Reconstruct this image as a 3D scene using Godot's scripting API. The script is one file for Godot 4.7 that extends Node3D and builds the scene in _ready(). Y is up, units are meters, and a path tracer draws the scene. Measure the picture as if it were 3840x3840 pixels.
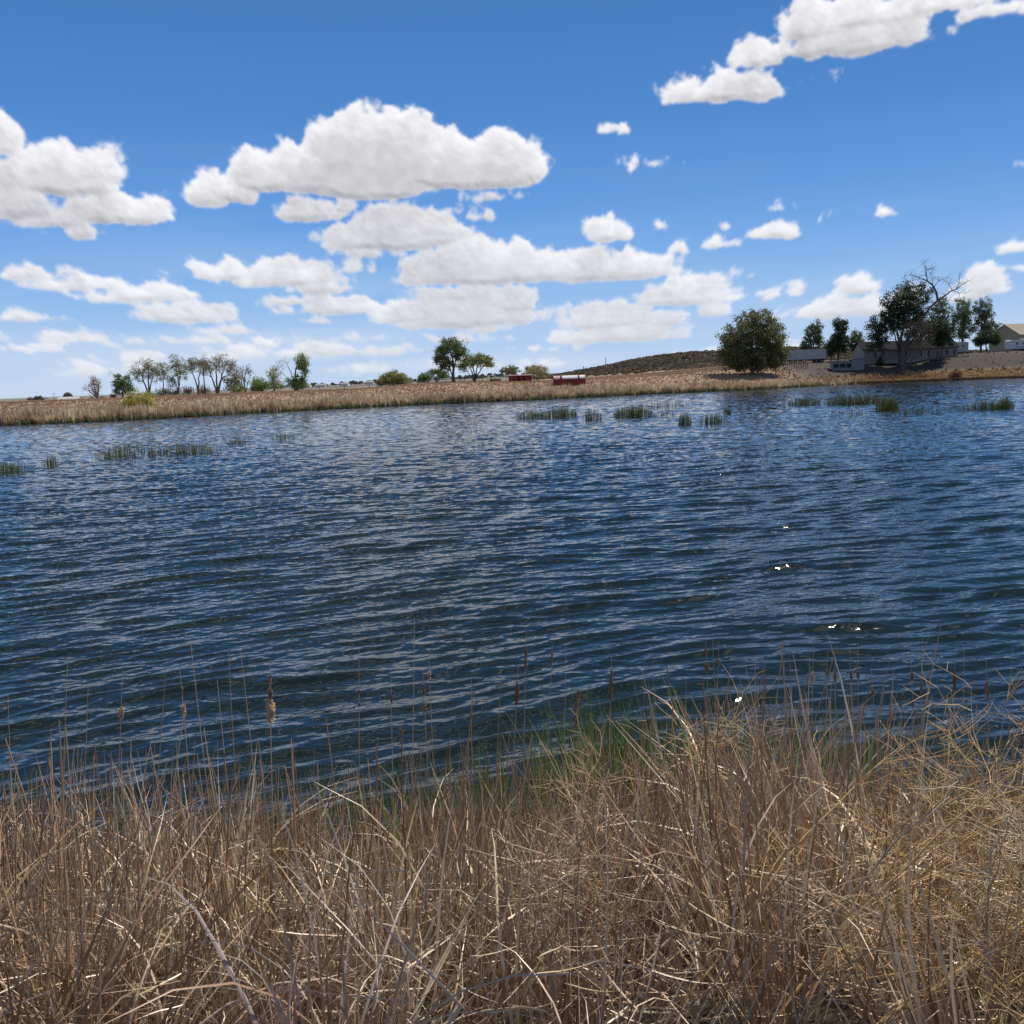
extends Node3D
# A pond on the plains under fair-weather cumulus: dry cattails on the near bank, a reed-lined far shore with
# cottonwoods, a farmyard on the rise at the right. Units are metres, y is up, water level is y = 0, the lens looks along -Z.

var rng := RandomNumberGenerator.new()
var taken := {}
var mats := {}
var soft := FastNoiseLite.new()

# ------------------------------------------------------------------ mesh collector
class MB:
	var v := PackedVector3Array()
	var n := PackedVector3Array()
	var c := PackedColorArray()
	var ix := PackedInt32Array()

	func tri(a: Vector3, b: Vector3, d: Vector3, col: Color) -> void:
		var nn := (d - a).cross(b - a).normalized()
		var k := v.size()
		v.append(a); v.append(b); v.append(d)
		n.append(nn); n.append(nn); n.append(nn)
		c.append(col); c.append(col); c.append(col)
		ix.append(k); ix.append(k + 1); ix.append(k + 2)

	func quad(a: Vector3, b: Vector3, d: Vector3, e: Vector3, col: Color) -> void:
		var nn := (e - a).cross(b - a)
		if nn.length_squared() < 1e-14:
			nn = (d - a).cross(b - a)
		nn = nn.normalized()
		var k := v.size()
		v.append(a); v.append(b); v.append(d); v.append(e)
		for q in 4:
			n.append(nn); c.append(col)
		ix.append(k); ix.append(k + 1); ix.append(k + 2)
		ix.append(k); ix.append(k + 2); ix.append(k + 3)

	# box given by its middle, size and turn
	func box(m: Vector3, s: Vector3, col: Color, b := Basis.IDENTITY) -> void:
		var x := b.x * s.x * 0.5
		var y := b.y * s.y * 0.5
		var z := b.z * s.z * 0.5
		quad(m - x - y + z, m - x + y + z, m + x + y + z, m + x - y + z, col)
		quad(m + x - y - z, m + x + y - z, m - x + y - z, m - x - y - z, col)
		quad(m + x - y + z, m + x + y + z, m + x + y - z, m + x - y - z, col)
		quad(m - x - y - z, m - x + y - z, m - x + y + z, m - x - y + z, col)
		quad(m - x + y + z, m - x + y - z, m + x + y - z, m + x + y + z, col)
		quad(m - x - y - z, m - x - y + z, m + x - y + z, m + x - y - z, col)

	# prism: outline in the x-y plane (clockwise seen from +z), from z0 to z1
	func prism(p: PackedVector2Array, z0: float, z1: float, col: Color) -> void:
		var t := Geometry2D.triangulate_polygon(p)
		for k in range(0, t.size(), 3):
			var a := p[t[k]]
			var b := p[t[k + 1]]
			var d := p[t[k + 2]]
			if (b - a).cross(d - a) > 0.0:
				var sw := b
				b = d
				d = sw
			tri(Vector3(a.x, a.y, z1), Vector3(b.x, b.y, z1), Vector3(d.x, d.y, z1), col)
			tri(Vector3(a.x, a.y, z0), Vector3(d.x, d.y, z0), Vector3(b.x, b.y, z0), col)
		var area := 0.0
		for k in p.size():
			area += p[k].cross(p[(k + 1) % p.size()])
		for k in p.size():
			var a := p[k]
			var b := p[(k + 1) % p.size()]
			if area < 0.0:
				quad(Vector3(a.x, a.y, z0), Vector3(b.x, b.y, z0), Vector3(b.x, b.y, z1), Vector3(a.x, a.y, z1), col)
			else:
				quad(Vector3(a.x, a.y, z1), Vector3(b.x, b.y, z1), Vector3(b.x, b.y, z0), Vector3(a.x, a.y, z0), col)

	func tube(p: PackedVector3Array, r: PackedFloat32Array, sides: int, col: Color, tip := Color(0, 0, 0, 0)) -> void:
		var first := v.size()
		var m := p.size()
		var up := Vector3(0.31, 0.12, 0.94)
		for i in m:
			var t := (p[mini(i + 1, m - 1)] - p[maxi(i - 1, 0)]).normalized()
			var a := t.cross(up)
			if a.length_squared() < 1e-6:
				a = t.cross(Vector3.RIGHT)
			a = a.normalized()
			var b := t.cross(a)
			var cc := col if tip.a == 0.0 else col.lerp(tip, float(i) / (m - 1))
			for s in sides:
				var g := TAU * s / sides
				var d := a * cos(g) + b * sin(g)
				v.append(p[i] + d * r[i])
				n.append(d)
				c.append(cc)
		for i in m - 1:
			for s in sides:
				var k0 := first + i * sides + s
				var k1 := first + i * sides + (s + 1) % sides
				var k2 := k1 + sides
				var k3 := k0 + sides
				ix.append(k0); ix.append(k2); ix.append(k1)
				ix.append(k0); ix.append(k3); ix.append(k2)

	# leaf blade: three points across, folded along its middle
	func ribbon(p: PackedVector3Array, w: PackedFloat32Array, side0: Vector3, twist: float, fold: float, col: Color, tip: Color) -> void:
		var first := v.size()
		var m := p.size()
		for i in m:
			var f := float(i) / (m - 1)
			var t := (p[mini(i + 1, m - 1)] - p[maxi(i - 1, 0)]).normalized()
			var s := (side0 - t * side0.dot(t)).normalized().rotated(t, twist * f)
			var q := t.cross(s)
			var cc := col.lerp(tip, f)
			v.append(p[i] - s * w[i] * 0.5); n.append((q + s * fold).normalized()); c.append(cc)
			v.append(p[i] - q * w[i] * fold * 0.5); n.append(q); c.append(cc)
			v.append(p[i] + s * w[i] * 0.5); n.append((q - s * fold).normalized()); c.append(cc)
		for i in m - 1:
			for h in 2:
				var a := first + i * 3 + h
				var b := a + 3
				ix.append(a); ix.append(a + 1); ix.append(b + 1)
				ix.append(a); ix.append(b + 1); ix.append(b)

	func mesh(mat: Material) -> ArrayMesh:
		var arr := []
		arr.resize(Mesh.ARRAY_MAX)
		arr[Mesh.ARRAY_VERTEX] = v
		arr[Mesh.ARRAY_NORMAL] = n
		arr[Mesh.ARRAY_COLOR] = c
		arr[Mesh.ARRAY_INDEX] = ix
		var o := ArrayMesh.new()
		o.add_surface_from_arrays(Mesh.PRIMITIVE_TRIANGLES, arr)
		o.surface_set_material(0, mat)
		return o

# ------------------------------------------------------------------ naming and placing
func numbered(s: String) -> String:
	if not taken.has(s):
		taken[s] = 0
		return s
	taken[s] += 1
	return "%s_%03d" % [s, taken[s]]

func tag(o: Node, label: String, category: String, group := "") -> void:
	o.set_meta("label", label)
	o.set_meta("category", category)
	if group != "":
		o.set_meta("group", group)

func thing(called: String, label: String, category: String, at: Vector3, turn := 0.0, group := "") -> Node3D:
	var o := Node3D.new()
	o.name = numbered(called)
	add_child(o)
	o.position = at
	o.rotation.y = turn
	tag(o, label, category, group)
	return o

func part(called: String, mb: MB, mat: Material, parent: Node) -> MeshInstance3D:
	var o := MeshInstance3D.new()
	o.name = called if parent != self else numbered(called)
	o.mesh = mb.mesh(mat)
	parent.add_child(o, true)
	return o

func struct(called: String, mb: MB, mat: Material) -> MeshInstance3D:
	var o := part(called, mb, mat, self)
	o.set_meta("kind", "structure")
	return o

func many(called: String, label: String, category: String, mesh: Mesh, xf: Array, cols: Array, parent: Node = null) -> MultiMeshInstance3D:
	var mm := MultiMesh.new()
	mm.transform_format = MultiMesh.TRANSFORM_3D
	mm.use_colors = true
	mm.mesh = mesh
	mm.instance_count = xf.size()
	for i in xf.size():
		mm.set_instance_transform(i, xf[i])
		mm.set_instance_color(i, cols[i])
	var o := MultiMeshInstance3D.new()
	o.multimesh = mm
	if parent == null:
		o.name = numbered(called)
		add_child(o)
		tag(o, label, category)
	else:
		o.name = called
		parent.add_child(o, true)
	o.set_meta("kind", "stuff")
	return o

func rf(a: float, b: float) -> float:
	return rng.randf_range(a, b)

func sm(a: float, b: float, x: float) -> float:
	var t := clampf((x - a) / (b - a), 0.0, 1.0)
	return t * t * (3.0 - 2.0 * t)

func lookup(tab: Array, x: float) -> float:
	if x <= tab[0][0]:
		return tab[0][1]
	for i in range(1, tab.size()):
		if x < tab[i][0]:
			var f: float = (x - tab[i - 1][0]) / (tab[i][0] - tab[i - 1][0])
			return lerpf(tab[i - 1][1], tab[i][1], f)
	return tab[tab.size() - 1][1]

func jit(c: Color, amount: float) -> Color:
	var k := 1.0 + rf(-amount, amount)
	return Color(c.r * k * (1.0 + rf(-0.06, 0.06)), c.g * k, c.b * k * (1.0 + rf(-0.1, 0.1)))

# ------------------------------------------------------------------ materials
func coloured(rough: float, back := 0.0, spec := 0.4) -> StandardMaterial3D:
	var m := StandardMaterial3D.new()
	m.vertex_color_use_as_albedo = true
	m.roughness = rough
	m.metallic_specular = spec
	m.cull_mode = BaseMaterial3D.CULL_DISABLED
	if back > 0.0:
		m.backlight_enabled = true
		m.backlight = Color(back, back, back).linear_to_srgb()
	return m

func grain(seed_: int, freq: float, lo: Color, hi: Color, mid := 0.5) -> NoiseTexture2D:
	var f := FastNoiseLite.new()
	f.seed = seed_
	f.noise_type = FastNoiseLite.TYPE_SIMPLEX_SMOOTH
	f.frequency = freq
	f.fractal_octaves = 5
	var g := Gradient.new()
	g.offsets = PackedFloat32Array([0.15, mid, 0.85])
	g.colors = PackedColorArray([lo.linear_to_srgb(), lo.lerp(hi, 0.5).linear_to_srgb(), hi.linear_to_srgb()])
	var t := NoiseTexture2D.new()
	t.width = 512
	t.height = 512
	t.seamless = true
	t.noise = f
	t.color_ramp = g
	return t

func make_materials() -> void:
	mats.leaf = coloured(0.6, 0.55, 0.3)
	mats.bark = coloured(0.9)
	mats.dry = coloured(0.4, 0.15, 0.6)
	mats.far_dry = coloured(0.8, 0.7, 0.2)
	mats.roofing = coloured(0.95, 0.0, 0.1)
	mats.green = coloured(0.42, 0.9, 0.45)
	mats.stalk = coloured(0.6, 0.0, 0.45)
	mats.fluff = coloured(1.0, 0.4, 0.2)
	mats.paint = coloured(0.6)
	mats.metal = coloured(0.4)
	var gl := StandardMaterial3D.new()
	gl.albedo_color = Color(0.035, 0.045, 0.055).linear_to_srgb()
	gl.roughness = 0.08
	mats.glass = gl
	var g := coloured(0.95)
	g.albedo_texture = grain(11, 0.02, Color(0.74, 0.73, 0.72), Color(1.0, 1.0, 1.0))
	g.uv1_triplanar = true
	g.uv1_world_triplanar = true
	g.uv1_scale = Vector3(0.13, 0.13, 0.13)
	mats.ground = g

# ------------------------------------------------------------------ sky
const CLOUDS := [
	-7.46,11.02,4.38,4.02, -10.08,11.04,2.74,2.68, -12.93,11.03,2.40,2.00, -15.36,10.34,2.21,1.47,
	-15.92,10.20,1.65,1.60, -5.09,11.40,3.24,3.23, -2.73,11.21,2.97,2.58, -0.20,11.13,2.83,2.72,
	1.29,11.21,1.64,1.64, -6.54,11.69,2.64,3.34, -25.64,12.30,1.08,1.76, -23.36,10.66,3.37,2.15,
	-25.20,9.44,1.95,2.02, -22.05,11.22,2.16,1.40, -20.64,11.27,0.91,0.90, -20.43,9.19,2.88,1.45,
	-23.53,8.85,2.00,0.78, -22.06,8.36,1.54,0.48, -19.05,9.88,1.20,0.66, -19.88,9.46,1.98,0.74,
	-10.33,9.39,2.17,1.24, -9.01,9.65,1.02,0.83, -5.57,7.90,4.15,2.12, -7.65,7.80,2.80,1.27,
	-3.78,8.00,2.24,1.70, -1.63,9.07,1.34,0.51, -0.54,10.11,1.04,0.39, -4.69,10.50,1.33,0.33,
	-0.57,5.87,6.01,2.02, -2.35,6.52,2.70,1.87, 2.14,5.77,3.31,1.45, 4.85,5.65,3.29,1.59,
	7.54,5.67,2.37,1.44, 8.88,6.17,1.03,0.57, -7.39,7.23,2.07,0.57, -11.57,5.87,3.75,1.42,
	-15.25,6.21,2.24,0.98, -10.44,5.42,2.33,1.15, -8.62,6.39,1.32,0.86, -2.19,3.42,4.83,1.77,
	-5.20,3.67,3.30,1.18, 0.27,4.08,2.12,1.32, -9.34,4.23,3.24,0.87, -11.65,4.73,2.32,0.58,
	-2.43,4.76,2.71,0.88, 6.10,7.75,1.42,1.19, -17.64,3.98,3.02,1.12, -19.72,5.13,3.47,0.96,
	-22.04,5.68,3.10,0.68, -25.02,6.21,1.97,0.53, 11.81,6.94,1.38,0.56, 15.22,7.33,1.62,0.99,
	9.92,6.83,0.82,0.28, 16.20,7.81,0.83,0.27, 15.22,8.57,0.70,0.27, 12.59,7.85,0.34,0.22,
	20.65,7.92,0.74,0.64, 10.17,4.08,3.37,1.30, 8.99,4.28,2.07,0.87, 11.35,5.03,1.45,0.63,
	11.91,3.26,1.31,0.64, 9.84,2.04,1.03,0.53, 7.01,2.17,3.89,1.33, 5.98,2.95,3.30,1.47,
	8.67,2.83,2.38,0.88, 4.75,2.11,2.42,0.89, 16.20,4.04,0.84,0.57, 15.07,4.10,0.99,0.23,
	19.49,4.11,1.21,0.94, 18.14,2.93,3.02,1.02, 20.04,2.96,1.88,1.11, 21.63,3.28,1.58,0.83,
	25.69,3.69,1.48,1.46, 24.95,3.34,1.25,0.81, 27.10,5.54,1.08,0.57, 27.12,4.63,0.72,0.52,
	12.17,14.56,3.24,1.23, 10.61,14.82,1.71,1.03, 14.27,14.49,1.25,1.57, 14.28,16.01,1.52,1.24,
	15.65,16.24,1.36,0.86, 17.80,16.23,2.93,1.45, 19.91,16.09,3.37,1.44, 17.27,17.03,2.67,1.67,
	19.38,17.24,4.94,1.41, 22.93,17.31,4.71,0.92, 21.45,16.12,1.53,1.19, 25.84,16.72,1.90,0.57,
	6.09,13.29,0.88,0.48, 7.42,11.23,0.53,0.60, 8.54,11.38,0.81,0.27, 17.14,14.95,0.59,0.25,
	27.22,9.59,0.28,0.25, 8.77,8.17,0.29,0.28, 13.94,5.17,0.40,0.23, -22.94,1.30,1.55,0.78,
	-20.02,1.49,1.34,0.99, -25.37,2.46,1.73,0.54, -15.48,3.22,1.69,0.43, -13.54,2.45,2.01,0.52,
	-10.84,3.69,0.73,0.41, -10.66,1.92,2.64,0.88, -15.01,1.91,2.55,0.72, -6.50,1.78,2.40,0.54,
	-0.69,2.92,1.82,0.65, -2.23,2.38,2.73,0.42, 1.97,0.72,2.13,0.48, -2.91,0.90,2.74,0.60,
	-8.36,0.80,2.39,0.45, 2.61,1.60,1.82,0.36, -25.95,4.08,2.93,0.37, -23.82,2.98,3.04,0.54,
	-18.02,2.71,4.11,0.40, -9.44,2.62,3.54,0.29, 15.63,1.05,1.42,0.64, 11.30,0.94,1.76,0.47
]

func air(el: float) -> Vector3:
	# linear radiance of the clear sky by elevation in degrees
	var t := [[0.0, Vector3(0.53, 0.66, 0.86)], [2.0, Vector3(0.44, 0.61, 0.86)], [5.0, Vector3(0.27, 0.49, 0.84)], [9.0, Vector3(0.14, 0.35, 0.76)],
		[14.0, Vector3(0.083, 0.255, 0.62)], [20.0, Vector3(0.062, 0.205, 0.52)], [40.0, Vector3(0.050, 0.132, 0.315)], [90.0, Vector3(0.038, 0.092, 0.22)]]
	for i in range(1, t.size()):
		if el < t[i][0]:
			return t[i - 1][1].lerp(t[i][1], (el - t[i - 1][0]) / (t[i][0] - t[i - 1][0]))
	return t[t.size() - 1][1]

func cloud_image(a0: float, a1: float, e1: float, nx: int, ny: int, blobs: PackedFloat32Array) -> Image:
	var f := PackedFloat32Array()
	f.resize(nx * ny)
	f.fill(-1.2)
	var sx := nx / (a1 - a0)
	var sy := ny / e1
	for k in range(0, blobs.size(), 4):
		var hw := blobs[k + 2]
		var hh := blobs[k + 3]
		var size := minf(hw, hh * 1.2)
		var below := 0.2 * hh + 0.13
		for turn in [-360.0, 0.0, 360.0]:
			var ca: float = blobs[k] + turn
			var x0 := maxi(0, int((ca - hw * 1.5 - 0.6 - a0) * sx))
			var x1 := mini(nx - 1, int((ca + hw * 1.5 + 0.6 - a0) * sx))
			if x1 < x0:
				continue
			var y0 := maxi(0, int((blobs[k + 1] - below * 2.0 - 0.5) * sy))
			var y1 := mini(ny - 1, int((blobs[k + 1] + hh * 1.5 + 0.5) * sy))
			for y in range(y0, y1 + 1):
				var dy := (y + 0.5) / sy - blobs[k + 1]
				dy = dy / hh if dy > 0.0 else dy / below
				for x in range(x0, x1 + 1):
					var dx := (a0 + (x + 0.5) / sx - ca) / hw
					var e := (1.0 - sqrt(dx * dx + dy * dy)) * size
					if e > f[y * nx + x]:
						f[y * nx + x] = e
	var big := FastNoiseLite.new()
	big.seed = 5
	big.noise_type = FastNoiseLite.TYPE_SIMPLEX_SMOOTH
	big.frequency = 0.42
	big.fractal_octaves = 6
	big.fractal_gain = 0.56
	big.domain_warp_enabled = true
	big.domain_warp_amplitude = 1.0
	big.domain_warp_frequency = 0.35
	var wisp := FastNoiseLite.new()
	wisp.seed = 9
	wisp.noise_type = FastNoiseLite.TYPE_SIMPLEX_SMOOTH
	wisp.frequency = 0.05
	wisp.fractal_octaves = 5
	# the outline is roughened by noise that grows finer and flatter towards the horizon
	for y in ny:
		var el := (y + 0.5) / sy
		var squeeze := 1.0 + 2.4 * exp(-el / 4.5)
		for x in nx:
			var e := f[y * nx + x]
			if e < -1.1:
				continue
			var az := a0 + (x + 0.5) / sx
			var nz := big.get_noise_2d(az * (0.75 + 0.25 * squeeze), el * squeeze * 1.25)
			f[y * nx + x] = e * (0.85 if e < 0.0 else 1.0) + nz * (1.05 / pow(squeeze, 0.45)) - 0.08 - 0.05 * (squeeze - 1.0)
	var im := Image.create(nx, ny, false, Image.FORMAT_RGBF)
	var up := [0.18, 0.42, 0.75, 1.2, 1.8, 2.6]
	var px := maxi(1, int(0.16 * sx))
	var py := maxi(1, int(0.16 * sy))
	for y in ny:
		var el := (y + 0.5) / sy
		var base := air(el)
		var thin := exp(-el / 3.2)
		for x in nx:
			var az := a0 + (x + 0.5) / sx
			var col := base
			# thin high veil low in the sky
			var wv := wisp.get_noise_2d(az * 0.9 + 40.0, el * 7.0)
			var veil := clampf(wv * 1.7 + 0.45, 0.0, 1.0) * thin * lerpf(1.1, 0.5, sm(-8.0, 14.0, absf(az + 14.0) - 8.0))
			col = col.lerp(Vector3(0.66, 0.75, 0.88), veil * 0.85)
			var e := f[y * nx + x]
			if e > -0.3:
				var a := sm(-0.16, 0.24 + 0.12 * thin, e)
				var over := 0.0
				var last := 0.0
				for st in 6:
					var s: float = up[st]
					var yy := y + int(s * sy)
					var xx := x + int(s * 0.3 * sx)
					if yy < ny and xx < nx:
						over += clampf(f[yy * nx + xx], 0.0, 0.6) * (s - last)
					last = s
				var dark := 1.0 - exp(-over * 1.25)
				# the billows: slope of the cloud's bulk towards the sun
				var xl := maxi(x - px, 0)
				var xr := mini(x + px, nx - 1)
				var yl := maxi(y - py, 0)
				var yr := mini(y + py, ny - 1)
				var gx := clampf(f[y * nx + xr], -0.2, 1.6) - clampf(f[y * nx + xl], -0.2, 1.6)
				var gv := clampf(f[yr * nx + x], -0.2, 1.6) - clampf(f[yl * nx + x], -0.2, 1.6)
				var facing := clampf((-gv * 0.9 - gx * 0.45) * 1.1, -1.0, 1.0) * (1.0 - 0.35 * thin)
				var lum := clampf(0.90 + 0.22 * facing - (0.33 - 0.1 * thin) * dark * clampf(e * 1.5 + 0.35, 0.0, 1.0), 0.45, 1.0) + 0.10 * big.get_noise_2d(az * 1.9 + 60.0, el * 2.6 + 30.0) * (1.0 - thin)
				var lit := Vector3(lum * 0.985, lum * 0.985, lum * 1.0 + 0.02)
				lit = lit.lerp(Vector3(0.80, 0.84, 0.90), thin * 0.45)
				col = col.lerp(lit, a * (1.0 - 0.3 * thin))
			im.set_pixel(x, y, Color(col.x, col.y, col.z))
	im.flip_y()
	return im

func make_sky() -> Sky:
	rng.seed = 77
	var blobs := PackedFloat32Array(CLOUDS)
	# the same fair-weather cumulus goes on all round and overhead
	for k in 190:
		var el := pow(rng.randf(), 2.6) * 62.0 + 1.0
		var az := rf(-180.0, 180.0)
		if absf(az) < 33.0 and el < 23.0:
			continue
		var size := lerpf(0.9, 4.2, clampf(el / 16.0, 0.0, 1.0)) * rf(0.5, 1.5)
		for q in rng.randi_range(3, 6):
			blobs.append_array(PackedFloat32Array([az + rf(-1.4, 1.4) * size / cos(deg_to_rad(el)), el + rf(-0.12, 0.15) * size, size * rf(0.5, 1.2) / cos(deg_to_rad(el)), size * rf(0.3, 0.9)]))
	var wide := cloud_image(-180.0, 180.0, 90.0, 1024, 256, blobs)
	var full := Image.create(1024, 512, false, Image.FORMAT_RGBF)
	full.fill(Color(0.30, 0.30, 0.28))
	full.blit_rect(wide, Rect2i(0, 0, 1024, 256), Vector2i.ZERO)
	full.resize(4096, 2048, Image.INTERPOLATE_CUBIC)
	var span := 37.0
	var cols := int(round(span * 2.0 * 4096.0 / 360.0 / 2.0)) * 2
	var rows := 313
	var e1 := rows * 180.0 / 2048.0
	var half := cols * 0.5 * 360.0 / 4096.0
	var fine := cloud_image(-half, half, e1, cols, rows, blobs)
	full.blit_rect(fine, Rect2i(0, 0, cols, rows), Vector2i(2048 - cols / 2, 1024 - rows))
	# a panorama begins at -Z: move the middle column to the left edge
	var turned := Image.create(4096, 2048, false, Image.FORMAT_RGBF)
	turned.blit_rect(full, Rect2i(2048, 0, 2048, 2048), Vector2i.ZERO)
	turned.blit_rect(full, Rect2i(0, 0, 2048, 2048), Vector2i(2048, 0))
	var pm := PanoramaSkyMaterial.new()
	pm.panorama = ImageTexture.create_from_image(turned)
	var s := Sky.new()
	s.sky_material = pm
	return s

# ------------------------------------------------------------------ land and water
const SHORE := [[-600.0, 120.0], [-300.0, 140.0], [-150.0, 152.0], [-81.0, 158.0], [-69.0, 159.0], [-57.5, 163.0], [-47.5, 174.0], [-35.0, 183.5], [-16.0, 192.5], [4.0, 197.0], [27.0, 207.0], [51.0, 215.0], [64.5, 222.0], [84.0, 235.0], [101.0, 238.0], [121.0, 232.0], [160.0, 222.0], [300.0, 190.0], [600.0, 150.0]]
const RISE := [[-120.0, 3.2], [-40.0, 3.2], [-14.0, 3.9], [5.0, 3.4], [20.0, 3.2], [45.0, 4.0], [75.0, 5.2], [92.0, 5.4], [103.0, 5.3], [125.0, 6.3], [150.0, 6.5]]
const RUN := [[-120.0, 72.0], [-40.0, 66.0], [15.0, 62.0], [45.0, 42.0], [75.0, 38.0], [92.0, 30.0], [120.0, 30.0]]

func shore(x: float) -> float:
	return lookup(SHORE, x) + 0.5 * sin(x * 0.9) + 0.3 * sin(x * 2.3 + 1.0)

func near_edge(x: float) -> float:
	return 7.0 + 0.3 * sin(x * 0.9 + 0.4) + 0.18 * sin(x * 2.3)

func gy(x: float, z: float) -> float:
	var d := -z
	var e := near_edge(x)
	if d < e:
		var s := e - d
		return 2.55 * tanh(s * 0.215) + 0.05 * soft.get_noise_2d(x * 30.0, z * 30.0) * minf(s, 1.0) - 0.02
	var t := d - shore(x)
	if t < 0.0:
		return -0.02 - 1.5 * (1.0 - exp(-(d - e) * 0.35)) * (1.0 - exp(t * 0.25))
	var p := lookup(RISE, x)
	var y := 0.30 * sm(0.0, 2.5, t) + (p - 0.30) * sm(2.0, lookup(RUN, x), t)
	y += 0.25 * soft.get_noise_2d(x * 1.6, z * 1.6) * sm(5.0, 40.0, t)
	# the plain falls away on the left; a brush-covered hill stands behind on the right
	y -= (p + 0.4) * sm(100.0, 300.0, t) * sm(30.0, -60.0, x + t * 0.12 - 20.0) * (1.0 - sm(900.0, 1500.0, d))
	var hx := (x - 95.0) / (62.0 if x < 95.0 else 80.0)
	var hz := (d - 465.0) / 95.0
	y += 7.6 * exp(-pow(absf(hx), 2.6) - hz * hz) * (1.0 + 0.08 * soft.get_noise_2d(x * 3.0, z * 3.0))
	y += 9.0 * exp(-pow((x + 60.0) / 260.0, 2.0) - pow((d - 1700.0) / 350.0, 2.0))
	return y

func ground_colour(x: float, z: float) -> Color:
	var d := -z
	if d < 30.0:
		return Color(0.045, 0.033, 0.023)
	var t := d - shore(x)
	if t < 1.0:
		return Color(0.06, 0.05, 0.035)
	var nz := soft.get_noise_2d(x * 1.1, z * 1.1)
	var c := Color(0.33, 0.24, 0.16).lerp(Color(0.28, 0.19, 0.13), clampf(0.5 + nz * 1.4, 0.0, 1.0))
	var hx := (x - 95.0) / (66.0 if x < 95.0 else 84.0)
	var hill := exp(-pow(absf(hx), 2.6) - pow((d - 465.0) / 105.0, 2.0))
	c = c.lerp(Color(0.13, 0.095, 0.065), sm(0.12, 0.35, hill))
	c = c.lerp(Color(0.062, 0.053, 0.046), sm(62.0, 80.0, x) * sm(10.0, 15.0, t) * sm(400.0, 300.0, d))
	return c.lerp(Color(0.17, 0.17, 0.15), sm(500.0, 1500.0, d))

func make_ground() -> void:
	var xs := PackedFloat32Array()
	var half := PackedFloat32Array()
	var x := 0.0
	while x < 5200.0:
		half.append(x)
		x += 0.3 if x < 6.0 else (2.5 if x < 175.0 else maxf(6.0, x * 0.09))
	for k in range(half.size() - 1, 0, -1):
		xs.append(-half[k])
	xs.append_array(half)
	var ds := PackedFloat32Array()
	var d := -14.0
	while d < 5600.0:
		ds.append(d)
		if d < 0.0: d += 1.5
		elif d < 10.0: d += 0.25
		elif d < 118.0: d += 9.0
		elif d < 300.0: d += 1.5
		elif d < 640.0: d += 6.0
		else: d += d * 0.08
	var mb := MB.new()
	for dd in ds:
		for xx in xs:
			mb.v.append(Vector3(xx, gy(xx, -dd), -dd))
			mb.c.append(ground_colour(xx, -dd))
	var w := xs.size()
	mb.n.resize(mb.v.size())
	for j in ds.size():
		for i in w:
			var l := mb.v[j * w + maxi(i - 1, 0)]
			var r := mb.v[j * w + mini(i + 1, w - 1)]
			var a := mb.v[maxi(j - 1, 0) * w + i]
			var b := mb.v[mini(j + 1, ds.size() - 1) * w + i]
			mb.n[j * w + i] = (r - l).cross(b - a).normalized()
	for j in ds.size() - 1:
		for i in w - 1:
			var k := j * w + i
			mb.ix.append(k); mb.ix.append(k + w); mb.ix.append(k + w + 1)
			mb.ix.append(k); mb.ix.append(k + w + 1); mb.ix.append(k + 1)
	struct("ground", mb, mats.ground)

func ripples() -> ImageTexture:
	# short wind ripples (6 to 40 cm) on a 10 m tile, as a normal map
	rng.seed = 4
	var n := 768
	var tile := 10.0
	var h := PackedFloat32Array()
	h.resize(n * n)
	for q in 26:
		var lam := 0.42 * pow(0.24, q / 25.0)
		var ang := deg_to_rad(14.0 + rng.randfn(0.0, 34.0))
		var kx := int(round(sin(ang) * tile / lam))
		var ky := int(round(cos(ang) * tile / lam))
		var amp := lam * 0.0095 * rf(0.7, 1.3)
		var ph := rf(0.0, TAU)
		var sx := PackedFloat32Array()
		var cx := PackedFloat32Array()
		sx.resize(n)
		cx.resize(n)
		for i in n:
			sx[i] = sin(TAU * kx * i / n)
			cx[i] = cos(TAU * kx * i / n)
		for j in n:
			var a := amp * sin(TAU * ky * j / n + ph)
			var b := amp * cos(TAU * ky * j / n + ph)
			var o := j * n
			for i in n:
				h[o + i] += sx[i] * b + cx[i] * a
	var px := tile / n
	var data := PackedByteArray()
	data.resize(n * n * 3)
	for j in n:
		var up := ((j + n - 1) % n) * n
		var dn := ((j + 1) % n) * n
		for i in n:
			var gx := (h[j * n + (i + 1) % n] - h[j * n + (i + n - 1) % n]) / (2.0 * px)
			var gz := (h[dn + i] - h[up + i]) / (2.0 * px)
			var k := 127.5 / sqrt(gx * gx + gz * gz + 1.0)
			var o := (j * n + i) * 3
			data[o] = int(127.5 - gx * k)
			data[o + 1] = int(127.5 + gz * k)
			data[o + 2] = int(127.5 + k)
	return ImageTexture.create_from_image(Image.create_from_data(n, n, false, Image.FORMAT_RGB8, data))

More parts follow.
